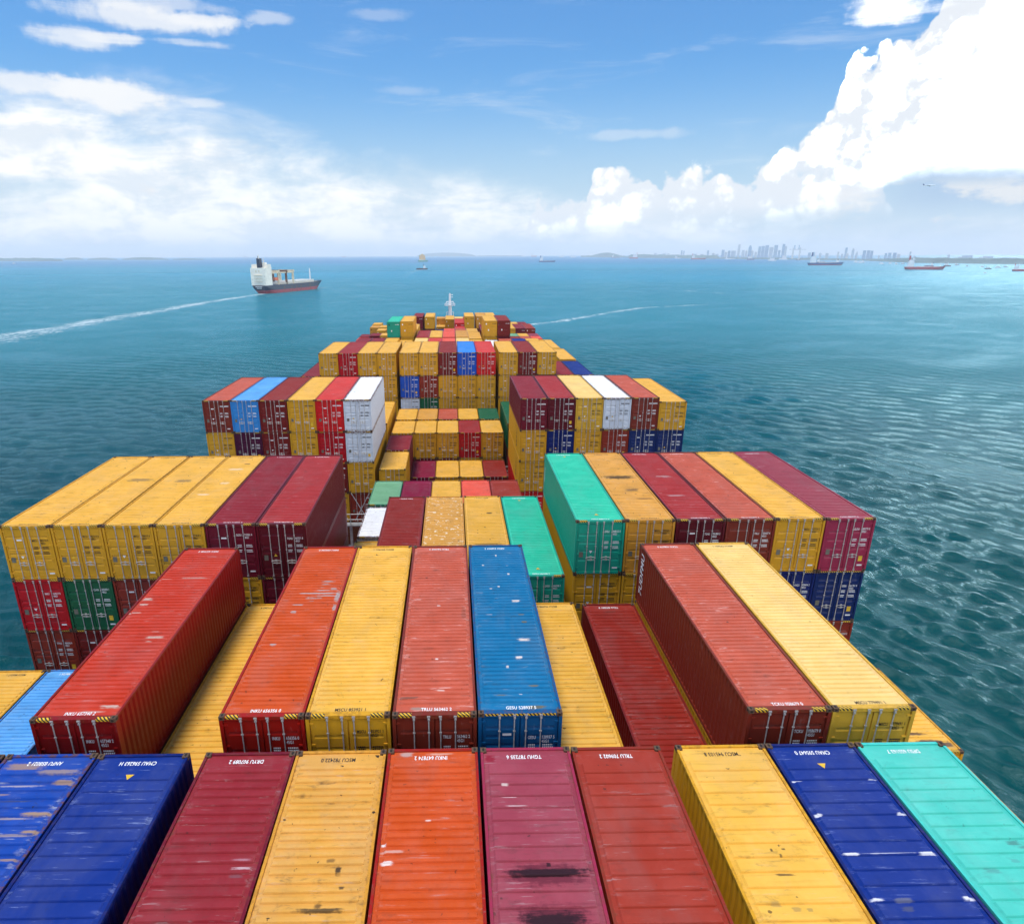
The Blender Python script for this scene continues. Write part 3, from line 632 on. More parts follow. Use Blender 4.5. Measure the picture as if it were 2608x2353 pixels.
# fifth row
r = 'fifth row'
Z5 = .77
for c, k, st in (('L2', 'yellow', 'B'), ('L3', 'crimson', 'B'), ('L4', 'yellow', 'A'), ('L5', 'yellow', 'A'), ('M0', 'yellow', 'A'), ('M1', 'yellow', 'B'), ('M2', 'darkred', 'B'), ('M3', 'sky', 'A'), ('M4', 'scarlet', 'B'), ('R0', 'yellow', 'A'), ('R1', 'darkred', 'B'), ('R2', 'yellow', 'A')):
    container(B5, c, k, B5, Z5, r, style=st, lod=1, tier='top tier')
for c, k, st in (('L1', 'maroon', 'B'), ('L5', 'yellow', 'A'), ('M0', 'sky', 'B'), ('M1', 'brick', 'B'), ('M2', 'yellow', 'A'), ('M3', 'yellow', 'B'), ('M4', 'yellow', 'A'), ('R0', 'yellow', 'A'), ('R3', 'maroon', 'A'), ('R4', 'blue', 'A')):
    container(B5, c, k, B5, Z5-2.92, r, style=st, lod=1, tier='second tier')
for c, k, st in (('L5', 'yellow', 'A'), ('M0', 'white', 'B'), ('M1', 'green', 'A'), ('M2', 'yellow', 'A'), ('M3', 'yellow', 'A'), ('M4', 'yellow', 'A'), ('R0', 'yellow', 'A')):
    container(B5, c, k, B5, Z5-5.82, r, style=st, lod=1, tier='third tier')
container(B5, 'R4', 'yellow', 86.9, -2.12, r, lod=2, why='just behind', tier='')
# towards the bow
r = 'sixth row'
for c, k, z in (('L2', 'maroon', -1.93), ('L3', 'maroon', -1.95), ('L4', 'yellow', -1.97), ('L5', 'yellow', -2.35), ('M0', 'pale', -2.0), ('M1', 'scarlet', -2.0), ('M2', 'coral', -2.0), ('M3', 'pale', -2.0), ('M4', 'yellow', -2.36), ('R0', 'white', -2.45), ('R1', 'salmon', -2.2), ('R2', 'blue', -2.2), ('R3', 'yellow', -2.2), ('R4', 'yellow', -2.45)):
    container(B6, c, k, B6, z, r, lod=2)
r = 'seventh row'
for c, k, z in (('L4', 'turq', .79), ('L5', 'yellow', .85), ('M0', 'crimson', -2.05), ('M1', 'yellow', -2.05), ('M2', 'coral', -2.05), ('M3', 'tan', -2.05), ('M4', 'yellow', -2.37), ('R0', 'yellow', .88), ('R1', 'darkred', .90)):
    container(B6b, c, k, B6b, z, r, lod=2, tier='' if z < 0 else 'top tier')
for c, k in (('L4', 'maroon'), ('L5', 'yellow'), ('R0', 'yellow'), ('R1', 'maroon')):
    container(B6b, c, k, B6b, -2.05, r, lod=2, tier='second tier')
r = 'eighth row'
for c, k, z in (('M2', 'coral', -3.2), ('M3', 'salmon', -3.2), ('M4', 'yellow', -3.2), ('R0', 'maroon', -2.4), ('L5', 'yellow', -2.2)):
    container(B7, c, k, B7, z, r, lod=2)
r = 'ninth row'
for c, k, y, z, t_ in (('L0', 'coral', 0, -5.95, 'near half'), ('L0', 'maroon', 6.13, -5.85, 'far half'), ('L1', 'maroon', 6.13, -5.60, 'far half'), ('L2', 'yellow', 6.13, -5.55, 'far half'), ('M3', 'scarlet', 6.13, -4.15, 'far half'),
                   ('R3', 'darkred', 0, -5.85, 'near half'), ('R4', 'salmon', 0, -5.85, 'near half'), ('R5', 'coral', 0, -5.85, 'near half'), ('R3', 'mint', 6.13, -5.85, 'far half'), ('R4', 'yellow', 6.13, -5.85, 'far half'), ('R5', 'pink', 6.13, -5.85, 'far half')):
    container(B7b, c, k, B7b+y, z, r, lod=2, L=L20, tier=t_)
r = 'tenth row'
for c, k, y, z, L_ in (('L1', 'yellow', 6.13, -5.99, L20), ('L5', 'maroon', 0, -2.08, 12.192), ('M0', 'yellow', 0, -2.08, 12.192), ('M1', 'blue', 0, -6.3, 12.192), ('M3', 'scarlet', 0, -3.6, 12.192),
                       ('M4', 'yellow', 0, -2.05, 12.192), ('R0', 'tan', 0, -2.05, 12.192), ('R1', 'yellow', 0, -2.05, 12.192), ('R3', 'yellow', 0, -5.0, 12.192), ('R4', 'maroon', 0, -5.0, 12.192), ('R5', 'brick', 0, -5.0, 12.192)):
    container(B8, c, k, B8+y, z, r, lod=2, L=L_)
r = 'foremost row'
for c, k, y, z, L_, t_ in (('L0', 'tan', 0, -5.95, L20, 'near half'), ('L0', 'yellow', 6.13, -5.75, L20, 'far half'), ('L1', 'yellow', 0, -5.9, L20, 'near half'), ('M1', 'yellow', 0, -5.85, L20, 'near half'), ('M1', 'tan', 6.13, -4.2, L20, 'far half'),
                           ('M2', 'yellow', 0, -3.9, 12.192, ''), ('M3', 'pale', 6.13, -4.2, L20, 'far half'), ('M4', 'scarlet', 6.13, -4.2, L20, 'far half'), ('R4', 'yellow', 0, -5.75, 12.192, ''), ('R5', 'maroon', 0, -5.75, 12.192, '')):
    container(B8b, c, k, B8b+y, z, r, lod=2, L=L_, tier=t_)

# lower tiers that the stacks stand on, packed tight and out of sight
DECK = -14.9
b = MB()
for (c, _), (zb, y, L_) in BOTTOM.items():
    z = zb-.02
    while z > DECK+.6:
        z0 = max(DECK, z-2.88); b.box(colx(c)-1.21, colx(c)+1.21, y+.01, y+L_-.01, z0, z); z = z0-.02
tag(b.build('lower_container_tiers', paint('lower_tier_paint', srgb(92, 34, 26), roof=False, wear=.2, dirt=.3)), 'tightly packed lower tiers of containers beneath the visible stacks', 'container stack', kind='stuff')

# ------------------------------------------------------------------ the ship itself
ship = empty('container_ship', (0, 0, DECK)); tag(ship, 'large container ship whose loaded deck fills the foreground, bow pointing out to sea', 'ship')
SEA = -31.0
def local(z): return z-DECK
b = MB()
hull = []
for y, wd, zt in ((-60, 21.5, DECK-.6), (150, 21.6, DECK-.6), (186, 21.4, DECK-.5), (200, 17.5, DECK+.4), (214, 11, DECK+1.2), (226, 4.5, DECK+1.8), (234, .4, DECK+2.2)):
    k = 1.0 if y <= 150 else max(.05, 1-(y-150)/88)
    hull.append([(-wd, y, local(zt)), (wd, y, local(zt)), (wd*(.25+.75*k), y-(y > 190)*4, local(SEA-2)), (-wd*(.25+.75*k), y-(y > 190)*4, local(SEA-2))])
b.loft(hull); b.build('hull', simple('black_hull_paint', (.012, .014, .02), .5), ship)
b = MB()
for y in (B1, B2, B3, B3b, B4, B4b, B5, 87, B6, B6b, B7, B7b, B8, B8b):
    for x0, x1 in ((-21.4, -6.7), (-6.3, 6.3), (6.7, 21.4)): b.box(x0, x1, y-.3, y+12.5, local(DECK-.9), local(DECK-.03))
b.build('hatch_covers' if False else 'hatch_cover', simple('red_brown_deck_paint', (.16, .05, .035), .7), ship)
for yc in (-.55, 14.0, 27.95 if False else 28.1, 42.75, 57.2, 72.0, 101.0):
    b = MB(); zt = local(-10.6)
    for x in [-21.3+2.49*k for k in range(18)]:
        b.box(x-.11, x+.11, yc-.32, yc-.12, local(DECK), zt); b.tube((x, yc-.25, zt), (x, yc-.25, zt+1.05), .035, 6)
        if len(b.v) % 3 == 0: b.tube((x, yc-.2, local(DECK)), (x+2.4, yc-.2, zt), .05, 6)
    for z in (zt-2.2, zt): b.box(-21.4, 21.4, yc-.4, yc+.30, z-.12, z)
    for z in (zt+.5, zt+1.02): b.tube((-21.4, yc-.25, z), (21.4, yc-.25, z), .03, 6)
    b.build('lashing_bridge', M_GALV, ship)
for x0, x1, y in ((-8.9, -7.4, B4-.04), (-7.2, -8.6, B4-.04)):
    b = MB(); b.tube((x0, y, local(-8.1)), (x1, y-.35, local(-10.7)), .03, 6); b.build('lashing_rod', M_GALV, ship)
mast_y = 200.0
b = MB()
b.tube((.05, mast_y, local(-13)), (.05, mast_y, local(-2.6)), .75, 12, .55); b.tube((.05, mast_y, local(-2.6)), (.05, mast_y, local(1.3)), .40, 10, .3)
b.tube((.05, mast_y, local(-2.9)), (.05, mast_y, local(-2.1)), .45, 12, .62)
fm = b.build('foremast', M_SHIPW, ship)
b = MB(); b.box(-1.55, 1.6, mast_y-.8, mast_y+.8, local(-2.15), local(-2.0)); b.build('platform', M_SHIPW, fm)
b = MB()
for z in (-1.55, -1.0):
    for yy in (-.75, .75): b.tube((-1.5 if z < -1.2 else -1.05, mast_y+yy, local(z)), (1.55 if z < -1.2 else 1.1, mast_y+yy, local(z)), .07, 6)
for x in (-1.5, -1.05, 1.1, 1.55): b.tube((x, mast_y-.75, local(-2)), (x, mast_y-.75, local(-1.0 if abs(x) < 1.3 else -1.5)), .07, 6)
b.build('railing', M_SHIPW, fm)
b = MB()
for z in (1.0, .35): b.tube((.05, mast_y, local(z)), (.95, mast_y, local(z)), .09, 6)
b.tube((.05, mast_y, local(1.2)), (.05, mast_y, local(1.55)), .14, 6, .05); b.build('lamp_bracket', M_SHIPW, fm)
b = MB()
for s in (-1, 1): b.tube((.05+s*1.1, mast_y, local(-13)), (.05+s*1.0, mast_y, local(-4.0)), .12, 6); b.tube((.05, mast_y, local(-3.9)), (.05+s*1.0, mast_y, local(-4.0)), .08, 6)
b.build('ladder', M_SHIPW, fm)

# ------------------------------------------------------------------ sea
ER = 7.4e6
def sea_z(x, y): return SEA - ((x-CAM.x)**2+(y-CAM.y)**2)/(2*ER)
def sea_at(u, v, dmax=24000):
    d = pix_dir(u, v); hlen = math.hypot(d.x, d.y); dep = -d.z/hlen; h = CAM.z-SEA; q = dep*dep-2*h/ER
    dist = (dep-math.sqrt(q))*ER if q > 0 else math.sqrt(2*h*ER)
    dist = min(dist, dmax); x, y = CAM.x+d.x/hlen*dist, CAM.y+d.y/hlen*dist
    return Vector((x, y, sea_z(x, y)))
radii = [6.0]
while radii[-1] < 700: radii.append(radii[-1]*1.0042)
while radii[-1] < 6000: radii.append(radii[-1]*1.009)
while radii[-1] < 27000: radii.append(radii[-1]*1.05)
rad = np.array(radii)
ang = np.concatenate([np.arange(-52, 56, .27), np.arange(56, 308, 4)])*math.pi/180
A, RR = np.meshgrid(ang, rad)
X = CAM.x+RR*np.sin(A); Y = CAM.y+RR*np.cos(A)
rng = np.random.RandomState(4)
Zw = np.zeros_like(X); dXw = np.zeros_like(X); dYw = np.zeros_like(X)
cell = RR*.0048
for k in range(80):
    lam = 1.2*(8.0/1.2)**rng.rand()
    main = R(30) if rng.rand() < .70 else R(95)
    th = main+rng.randn()*R(15)
    amp = .0105*lam*(.55+.9*rng.rand())*(1.0 if lam < 3.5 else .6)
    fade = np.clip((lam/cell-3.0)/3.0, 0, 1)
    kx, ky = math.cos(th)*2*math.pi/lam, math.sin(th)*2*math.pi/lam
    ph = kx*X+ky*Y+rng.rand()*6.283
    Zw += fade*amp*np.cos(ph); dXw -= fade*amp*.55*math.cos(th)*np.sin(ph); dYw -= fade*amp*.55*math.sin(th)*np.sin(ph)
calm = .70+.30*np.sin(X/61+1.3*np.sin(Y/83))*np.sin(Y/97+.6)
Zw *= calm
Xs, Ys = X+dXw, Y+dYw
Zs = SEA-RR*RR/(2*ER)+Zw
foam = np.zeros_like(X)
def streak(pts, w0, w1, a0, a1, seed):
    P = [sea_at(u, v) for u, v in pts]; n = len(P)-1
    best = np.full(X.shape, 1e9); tt = np.zeros_like(X)
    for i in range(n):
        ax, ay, bx, by = P[i].x, P[i].y, P[i+1].x, P[i+1].y
        L2 = (bx-ax)**2+(by-ay)**2; t = np.clip(((X-ax)*(bx-ax)+(Y-ay)*(by-ay))/L2, 0, 1)
        dd = np.hypot(X-ax-t*(bx-ax), Y-ay-t*(by-ay)); m = dd < best
        best = np.where(m, dd, best); tt = np.where(m, (i+t)/n, tt)
    wd = w0+(w1-w0)*tt
    return np.clip(1.25-best/wd, 0, 1)*(a0+(a1-a0)*tt)
for a in ((((668, 749), (600, 759), (520, 771), (347, 800), (173, 831), (0, 861), (-200, 898)), 6, 26, 1.15, .85, 1),
          (((810, 734), (822, 734)), 6, 6, 1.3, 1.2, 2), (((822, 733), (845, 730), (870, 729)), 4, 6, .9, .5, 2), (((668, 747), (640, 750), (610, 752)), 4, 5, 1.0, .5, 2),
          (((1360, 826), (1430, 818), (1500, 806), (1560, 795), (1637, 784), (1775, 777), (1800, 776)), 7, 5, .98, .8, 3),
          (((1745, 741), (1800, 745), (1880, 750)), 6, 7, .8, .6, 4), (((1930, 776), (2020, 772)), 5, 5, .7, .5, 4),
          (((1063, 688), (1040, 697), (1022, 706)), 14, 22, .8, .4, 5), (((1070, 668), (960, 676), (800, 688)), 26, 60, .6, .45, 6),
          (((2130, 712), (2200, 716)), 12, 16, .6, .5, 7)):
    foam = np.maximum(foam, streak(*a))
nr, nc = X.shape
me = bpy.data.meshes.new('sea')
co = np.stack([Xs, Ys, Zs], -1).astype('f').reshape(-1, 3); me.vertices.add(nr*nc); me.vertices.foreach_set('co', co.ravel())
i0 = (np.arange(nr-1)[:, None]*nc+np.arange(nc)[None, :]); j1 = (np.arange(nc)+1) % nc
i1 = (np.arange(nr-1)[:, None]*nc+j1[None, :])
quads = np.stack([i0, i0+nc, i1+nc, i1], -1).reshape(-1, 4).astype('i'); quads = quads[:, ::-1]
me.loops.add(quads.size); me.loops.foreach_set('vertex_index', quads.ravel().copy())
me.polygons.add(len(quads)); me.polygons.foreach_set('loop_start', np.arange(0, quads.size, 4, dtype='i')); me.polygons.foreach_set('use_smooth', np.ones(len(quads), bool))
me.update(calc_edges=True); me.validate()
at = me.attributes.new('foam', 'FLOAT', 'POINT'); at.data.foreach_set('value', foam.astype('f').ravel())
seao = link(bpy.data.objects.new('sea', me)); tag(seao, kind='structure')
m = bpy.data.materials.new('sea_water'); m.use_nodes = True; g = G(m.node_tree); p = m.node_tree.nodes['Principled BSDF']
geo = g.node('ShaderNodeNewGeometry'); P = geo.outputs['Position']
rel = g.vadd(P, tuple(-c for c in CAM)); ln = g.node('ShaderNodeVectorMath', operation='LENGTH'); g.put(ln.inputs[0], rel); dist = ln.outputs['Value']
patch = g.noise(g.vmul(P, (.0009, .0024, 0)), 1.0, 4, .55, .4)
mid = g.noise(g.vmul(P, (.012, .020, 0)), 1.0, 5, .6, .3)
wc = g.mix(g.step(patch, .40, .66), (.0003, .056, .058), (.0004, .098, .102))
wc = g.mix(g.step(mid, .35, .75, 0, .5), wc, (.0003, .026, .031))
sh_ = g.step(g.noise(g.vmul(P, (.0004, .0011, 0)), 1.0, 3, .5), .46, .62)
wc = g.mix(g.step(dist, 130, 520), wc, g.mix(patch, (.0004, .125, .165), (.0005, .21, .27)))     # brighter with distance from the camera: upwelling light put into the colour
wc = g.mix(g.mul(g.step(dist, 450, 2000), g.m('MULTIPLY_ADD', sh_, .6, .4)), wc, (.003, .25, .36))   # same distance brightening, greener: upwelling light painted into the far water
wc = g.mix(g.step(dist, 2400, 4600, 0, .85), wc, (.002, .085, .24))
fa = g.node('ShaderNodeAttribute', attribute_name='foam'); fv = fa.outputs['Fac']
fn = g.noise(g.vmul(P, (.55, .30, .2)), 1.0, 6, .68)
fn2 = g.noise(g.vmul(P, (.07, .03, 0)), 1.0, 5, .65)
fm_ = g.mul(g.step(g.add(g.mul(fv, .85), g.add(g.mul(g.sub(fn, .5), 2.0), g.mul(g.sub(fn2, .5), 1.8))), .40, 1.15), .72)
fm_ = g.mul(fm_, g.step(fv, .02, .25))
m.node_tree.nodes.remove(p)
def turned(deg):
    n = g.node('ShaderNodeVectorRotate', rotation_type='Z_AXIS'); g.put(n.inputs['Vector'], P); n.inputs['Angle'].default_value = R(deg); return n.outputs[0]
PA, PB = turned(-30), turned(-95)                                # x now runs across the crests
rip1 = g.noise(g.vmul(PA, (.95, .26, .5)), 1.0, 7, .64, .55)
rip2 = g.noise(g.vmul(PB, (2.6, .9, 1.0)), 1.0, 6, .66, .4)
rip3 = g.noise(g.vmul(PB, (.62, .20, .1)), 1.0, 6, .66, .4)
gust = g.noise(g.vmul(P, (.018, .030, 0)), 1.0, 5, .65, .9)
hsum = g.add(g.mul(rip1, .62), g.add(g.mul(rip2, .16), g.mul(g.mul(rip3, g.step(dist, 90, 350)), 1.5)))
bmp = g.node('ShaderNodeBump'); g.put(bmp.inputs['Strength'], g.step(gust, .30, .65, .45, 1.0)); bmp.inputs['Distance'].default_value = .75
g.put(bmp.inputs['Height'], hsum)
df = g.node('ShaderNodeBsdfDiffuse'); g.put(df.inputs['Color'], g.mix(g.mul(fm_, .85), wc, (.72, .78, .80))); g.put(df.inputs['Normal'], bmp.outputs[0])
gl = g.node('ShaderNodeBsdfGlossy'); gl.inputs['Color'].default_value = (.58, .87, 1, 1); g.put(gl.inputs['Roughness'], g.step(dist, 150, 2500, .10, .30)); g.put(gl.inputs['Normal'], bmp.outputs[0])
fr = g.node('ShaderNodeFresnel'); fr.inputs['IOR'].default_value = 1.333; g.put(fr.inputs['Normal'], bmp.outputs[0])
ms = g.node('ShaderNodeMixShader'); g.put(ms.inputs[0], g.mul(g.mul(fr.outputs[0], .72), g.inv(fm_))); m.node_tree.links.new(df.outputs[0], ms.inputs[1]); m.node_tree.links.new(gl.outputs[0], ms.inputs[2])
m.node_tree.links.new(ms.outputs[0], [n for n in m.node_tree.nodes if n.type == 'OUTPUT_MATERIAL'][0].inputs['Surface'])
me.materials.append(m)

# ------------------------------------------------------------------ other ships
M_HULLB = simple('dark_blue_hull', (.008, .022, .06), .5, 0, .25, .3); M_BOOT = simple('red_bottom_paint', (.30, .035, .06), .6, 0, .3, .4)
M_CREAM = simple('cream_superstructure', (.86, .81, .70), .5, 0, .08, .2); M_BUFF = simple('buff_crane_paint', (.66, .56, .40), .6, 0, .2, .4)
M_HATCH = simple('pale_hatch', (.68, .66, .62), .6, 0, .1); M_FUN = simple('navy_funnel', (.012, .018, .045), .5); M_GLASS = simple('dark_windows', (.03, .035, .04), .2)
M_RUSTY = simple('rust_brown', (.16, .07, .04), .8, 0, .4, .6); M_REDH = simple('red_hull', (.42, .07, .09), .5); M_GREENH = simple('green_hull', (.05, .32, .22), .5); M_BLKH = simple('black_hull', (.015, .015, .02), .5)
M_BLUEH = simple('blue_hull', (.03, .07, .22), .5); M_GREYH = simple('grey_hull', (.35, .38, .42), .5); M_ORN = simple('orange_boat', (.65, .12, .03), .5)

stern, bow = sea_at(667.7, 748), sea_at(806.8, 734.6)
hd = math.atan2(-(bow.x-stern.x), bow.y-stern.y); LEN = (bow-stern).length
cs = empty('cargo_ship', stern, hd); tag(cs, 'dark blue cargo ship with tall cream accommodation block and red waterline sailing away at left', 'ship')
def hullrings(L, bw, zs, stern_rake=6, bow_rake=9):
    """cross-sections; zs = (waterline, boundary, deck aft, deck bow)"""
    st = []
    for f in (0, .03, .12, .3, .6, .8, .9, .96, 1.0):
        fb = 1 if f <= .78 else max(.02, 1-((f-.78)/.22)**1.7); fs = .80 if f == 0 else (.92 if f == .03 else 1)
        st.append((f, fb*fs))
    return st
def hull_shell(L, bw, z0, z1, sheer, rake_s, rake_b, flare=1.0, zmax=None):
    rings = []
    H1 = zmax or z1
    for f, k in hullrings(L, bw, None):
        def pt(s, z):
            q = max(0, z)/H1; y = f*L - (rake_s*q if f < .05 else 0) + (rake_b*q if f > .85 else 0)*((f-.85)/.15 if f > .85 else 1)
            kk = k+(q*.35*(1-k) if f > .7 else 0); kk *= (.55+.45*min(1, q*1.6)) if f < .05 else 1
            return (s*bw/2*kk, y, z+sheer*max(0, f-.75)*4*(q if z > 0 else 0))
        rings.append([pt(-1, z0), pt(-1, (z0+z1)/2), pt(-1, z1), pt(1, z1), pt(1, (z0+z1)/2), pt(1, z0)])
    return rings
HD = 9.2
b = MB(); b.loft(hull_shell(LEN, 21, 3.6, HD, 1.2, 6, 9, zmax=HD)); b.build('hull', M_HULLB, cs)
b = MB(); b.loft(hull_shell(LEN, 20.95, -2.5, 3.6, 0, 6, 9, zmax=HD)); b.build('bottom', M_BOOT, cs)
b = MB()
for f0 in (.25, .38, .47, .55, .72): b.box(10.35, 10.6, LEN*f0, LEN*f0+1.1, .8, 7.5)
b.build('rust_streak', M_RUSTY, cs)
b = MB()
for k in range(9): b.box(-4.5+k*1.0, -3.8+k*1.0, -5.75, -5.4, 7.2, 8.0)
for k in range(7): b.box(-3.4+k*.95, -2.8+k*.95, -4.6, -4.2, 5.6, 6.3)
b.build('name_lettering', M_WHITE, cs)
ac = MB(); ac.box(-10, 10, -4.5, 9, HD, HD+19.5); ac = ac.build('accommodation', M_CREAM, cs)
b = MB(); b.box(-10.3, 10.3, -1, 10, HD+19.5, HD+20.1)
for x in (-9.5, 9.5): b.box(x-.3, x+.3, -1.2, -.6, HD+16, HD+23)
b.box(-10.5, 10.5, 1.0, 7.5, HD+20.1, HD+23.6); b.build('bridge', M_CREAM, ac)
b = MB()
for zz in (4, 7.6, 11.2): b.box(-5.4, 5.4, -5.6, -4.5, HD+zz, HD+zz+.35)
for zz in (2.5, 6, 9.6, 13.4): 
    for x in (-8.5, 8.5): b.box(x-.35, x+.35, -4.58, -4.5, HD+zz, HD+zz+.8)
b.box(-3.2, -1.8, -4.58, -4.5, HD+14.5, HD+17); b.box(.8, 2.2, -4.58, -4.5, HD+14.5, HD+17)
b.build('balcony', M_BUFF, ac)
b = MB(); b.box(-1.2, 3.2, -3.4, 1.0, HD+19.5, HD+30); b.tube((.2, -1.2, HD+30), (.2, -1.2, HD+32.5), .9, 8, .7); b.build('funnel', M_FUN, cs)
b = MB(); b.tube((4.0, 3, HD+23), (4.0, 3, HD+31), .35, 6, .2); b.tube((2.6, -4.5, HD+29.5), (2.6, -4.5, HD+34), .6, 6, .3); b.box(2.4, 5.6, 2.8, 3.2, HD+27, HD+27.5); b.tube((-9, -3, HD+19.5), (-9, -3, HD+28), .14, 6); b.box(2.8, 7, 1, 5, HD+23.6, HD+25.5); b.build('radar_mast', M_CREAM, cs)
b = MB(); b.box(-9, 9, 40, LEN*.83, HD, HD+2.6); b.m = 0
for k in range(6): b.box(-9.2, 9.2, 46+k*11, 55+k*11, HD+2.6, HD+3.6)
b.build('hatch_cover', M_HATCH, cs)
for y0, dark in ((24, 0), (42, 1), (58, 0)):
    b = MB()
    for s in (-1, 1): b.box(s*9-1.0, s*9+1.0, y0-1, y0+1, HD, HD+16.5); b.box(s*9-1.6, s*9+1.6, y0-1.6, y0+1.6, HD+13.5, HD+16.5)
    b.box(-9, 9, y0-1.0, y0+1.0, HD+14.2, HD+16.4); b.build('deck_crane', M_RUSTY if dark else M_BUFF, cs)
b = MB(); b.box(8.2, 10, 8, 58, HD+12.9, HD+14.4); b.box(-10, -8.2, 8, 58, HD+12.9, HD+14.4); b.build('crane_boom', M_BUFF, cs)
b = MB(); b.loft([[(9.2, 12, HD+6), (11.6, 12, HD+6), (11.4, 12, HD+8.2), (9.4, 12, HD+8.2)], [(9.0, 14, HD+5), (11.9, 14, HD+5), (11.6, 14, HD+8.6), (9.2, 14, HD+8.6)], [(9.0, 18, HD+5), (11.9, 18, HD+5), (11.6, 18, HD+8.6), (9.2, 18, HD+8.6)], [(9.6, 20.5, HD+6), (11.2, 20.5, HD+6), (11.0, 20.5, HD+8), (9.8, 20.5, HD+8)]]); b.build('lifeboat', M_ORN, cs)
b = MB(); b.tube((0, LEN*.88, HD), (0, LEN*.88, HD+17), 1.0, 8, .7); b.build('foremast', M_SHIPW, cs)
b = MB()
for k in range(26): b.box(10.0, 10.35, 16+k*4.0, 16.3+k*4.0, HD, HD+1.6)
b.box(10.05, 10.3, 12, 118, HD+1.5, HD+1.75); b.build('railing', M_BUFF, cs)

def small_ship(u, v, wpx, kind, hullm, label, rev=False, boot=None, group='ships anchored along the horizon', house=M_SHIPW):
    P = sea_at(u, v); d = math.hypot(P.x-CAM.x, P.y-CAM.y); az = math.atan2(P.x-CAM.x, P.y-CAM.y); L = wpx*d/F*math.cos(az)**2
    t = empty('anchored_ship', P, -az-math.pi/2 + (math.pi if rev else 0) + R(8)*math.sin(u)); tag(t, label, 'ship', group)
    k = L/100.0; bw = 17*k; off = -L/2
    hz = {'tanker': 8, 'bulk': 11, 'tug': 11, 'box': 15, 'light': 13}[kind]*k
    def sh(b_): 
        b_.v = [(x, y+off, z) for x, y, z in b_.v]; return b_
    b_ = MB(); b_.loft(hull_shell(L, bw, hz*.3, hz, 2*k, 3*k, 6*k, zmax=hz)); sh(b_).build('hull', hullm, t)
    b_ = MB(); b_.loft(hull_shell(L, bw*.99, -2*k-1, hz*.3, 0, 3*k, 6*k, zmax=hz)); sh(b_).build('bottom', boot or M_BOOT, t)
    b_ = MB(); a0, a1, hh = {'tanker': (.05, .22, 24), 'bulk': (.06, .36, 30), 'tug': (.62, .84, 26), 'box': (.10, .62, 40), 'light': (.20, .78, 26)}[kind]
    b_.box(-bw*.45, bw*.45, L*a0, L*a1, hz*.98, hz+hh*k*.62); b_.box(-bw*.36, bw*.36, L*(a0+.03), L*(a1-.02), hz+hh*k*.62, hz+hh*k*.85); b_.box(-bw*.48, bw*.48, L*(a1-.05), L*(a1-.01), hz+hh*k*.80, hz+hh*k)
    sh(b_).build('accommodation', house, t)
    b_ = MB(); b_.box(-bw*.12, bw*.12, L*(a0+.01), L*(a0+.055), hz+hh*k*.8, hz+hh*k*1.35); sh(b_).build('funnel', hullm, t)
    b_ = MB(); b_.tube((0, L*.92, hz), (0, L*.92, hz+12*k), .8*k, 6, .5*k); b_.tube((0, L*(a1-.04), hz+hh*k), (0, L*(a1-.04), hz+hh*k*1.45), .7*k, 6, .4*k); sh(b_).build('mast', house, t)
    b_ = MB(); n = 4
    if kind != 'light':
        for q in range(n):
            y0 = L*(.32+.14*q) if kind != 'tug' else L*(.08+.11*q)
            b_.box(-bw*.32, bw*.32, y0, y0+L*.11, hz, hz+(3.4 if kind in ('bulk', 'box') else 1.6)*k)
            if kind == 'bulk': b_.tube((0, y0+L*.125, hz), (0, y0+L*.125, hz+11*k), .9*k, 6)
        sh(b_).build('hatch_cover', M_HATCH if kind != 'tug' else M_RUSTY, t)
    return t
small_ship(1074.5, 687, 26, 'tug', M_BLKH, 'small black barge carrier trailing a wake below the yellow tall vessel', group='vessels under way')
small_ship(1393, 668, 37, 'tanker', M_BLUEH, 'small coaster with dark hull and white stern house just right of the middle', group='vessels under way', boot=M_BLUEH)
tv = small_ship(1077, 667, 22, 'box', M_GREENH, 'green vessel piled high with pale yellow cargo beyond the black barge', group='vessels under way', boot=M_GREENH, house=M_SHIPW)
P_ = sea_at(1077, 667); k_ = math.hypot(P_.x, P_.y)/F
b = MB(); Lc = 22*k_
b.loft([[(-Lc*.09, -Lc*.40, Lc*.2), (Lc*.09, -Lc*.40, Lc*.2), (Lc*.09, -Lc*.36, Lc*.62), (-Lc*.09, -Lc*.36, Lc*.62)], [(-Lc*.09, -.05*Lc, Lc*.2), (Lc*.09, -.05*Lc, Lc*.2), (Lc*.09, -.05*Lc, Lc*.82), (-Lc*.09, -.05*Lc, Lc*.82)], [(-Lc*.09, .28*Lc, Lc*.2), (Lc*.09, .28*Lc, Lc*.2), (Lc*.09, .25*Lc, Lc*.6), (-Lc*.09, .25*Lc, Lc*.6)]]); b.build('cargo', simple('yellow_cargo', (.78, .46, .16), .7, 0, .15, .5), tv)
WHTS = simple('white_hull', (.78, .78, .78), .5, 0, .05)
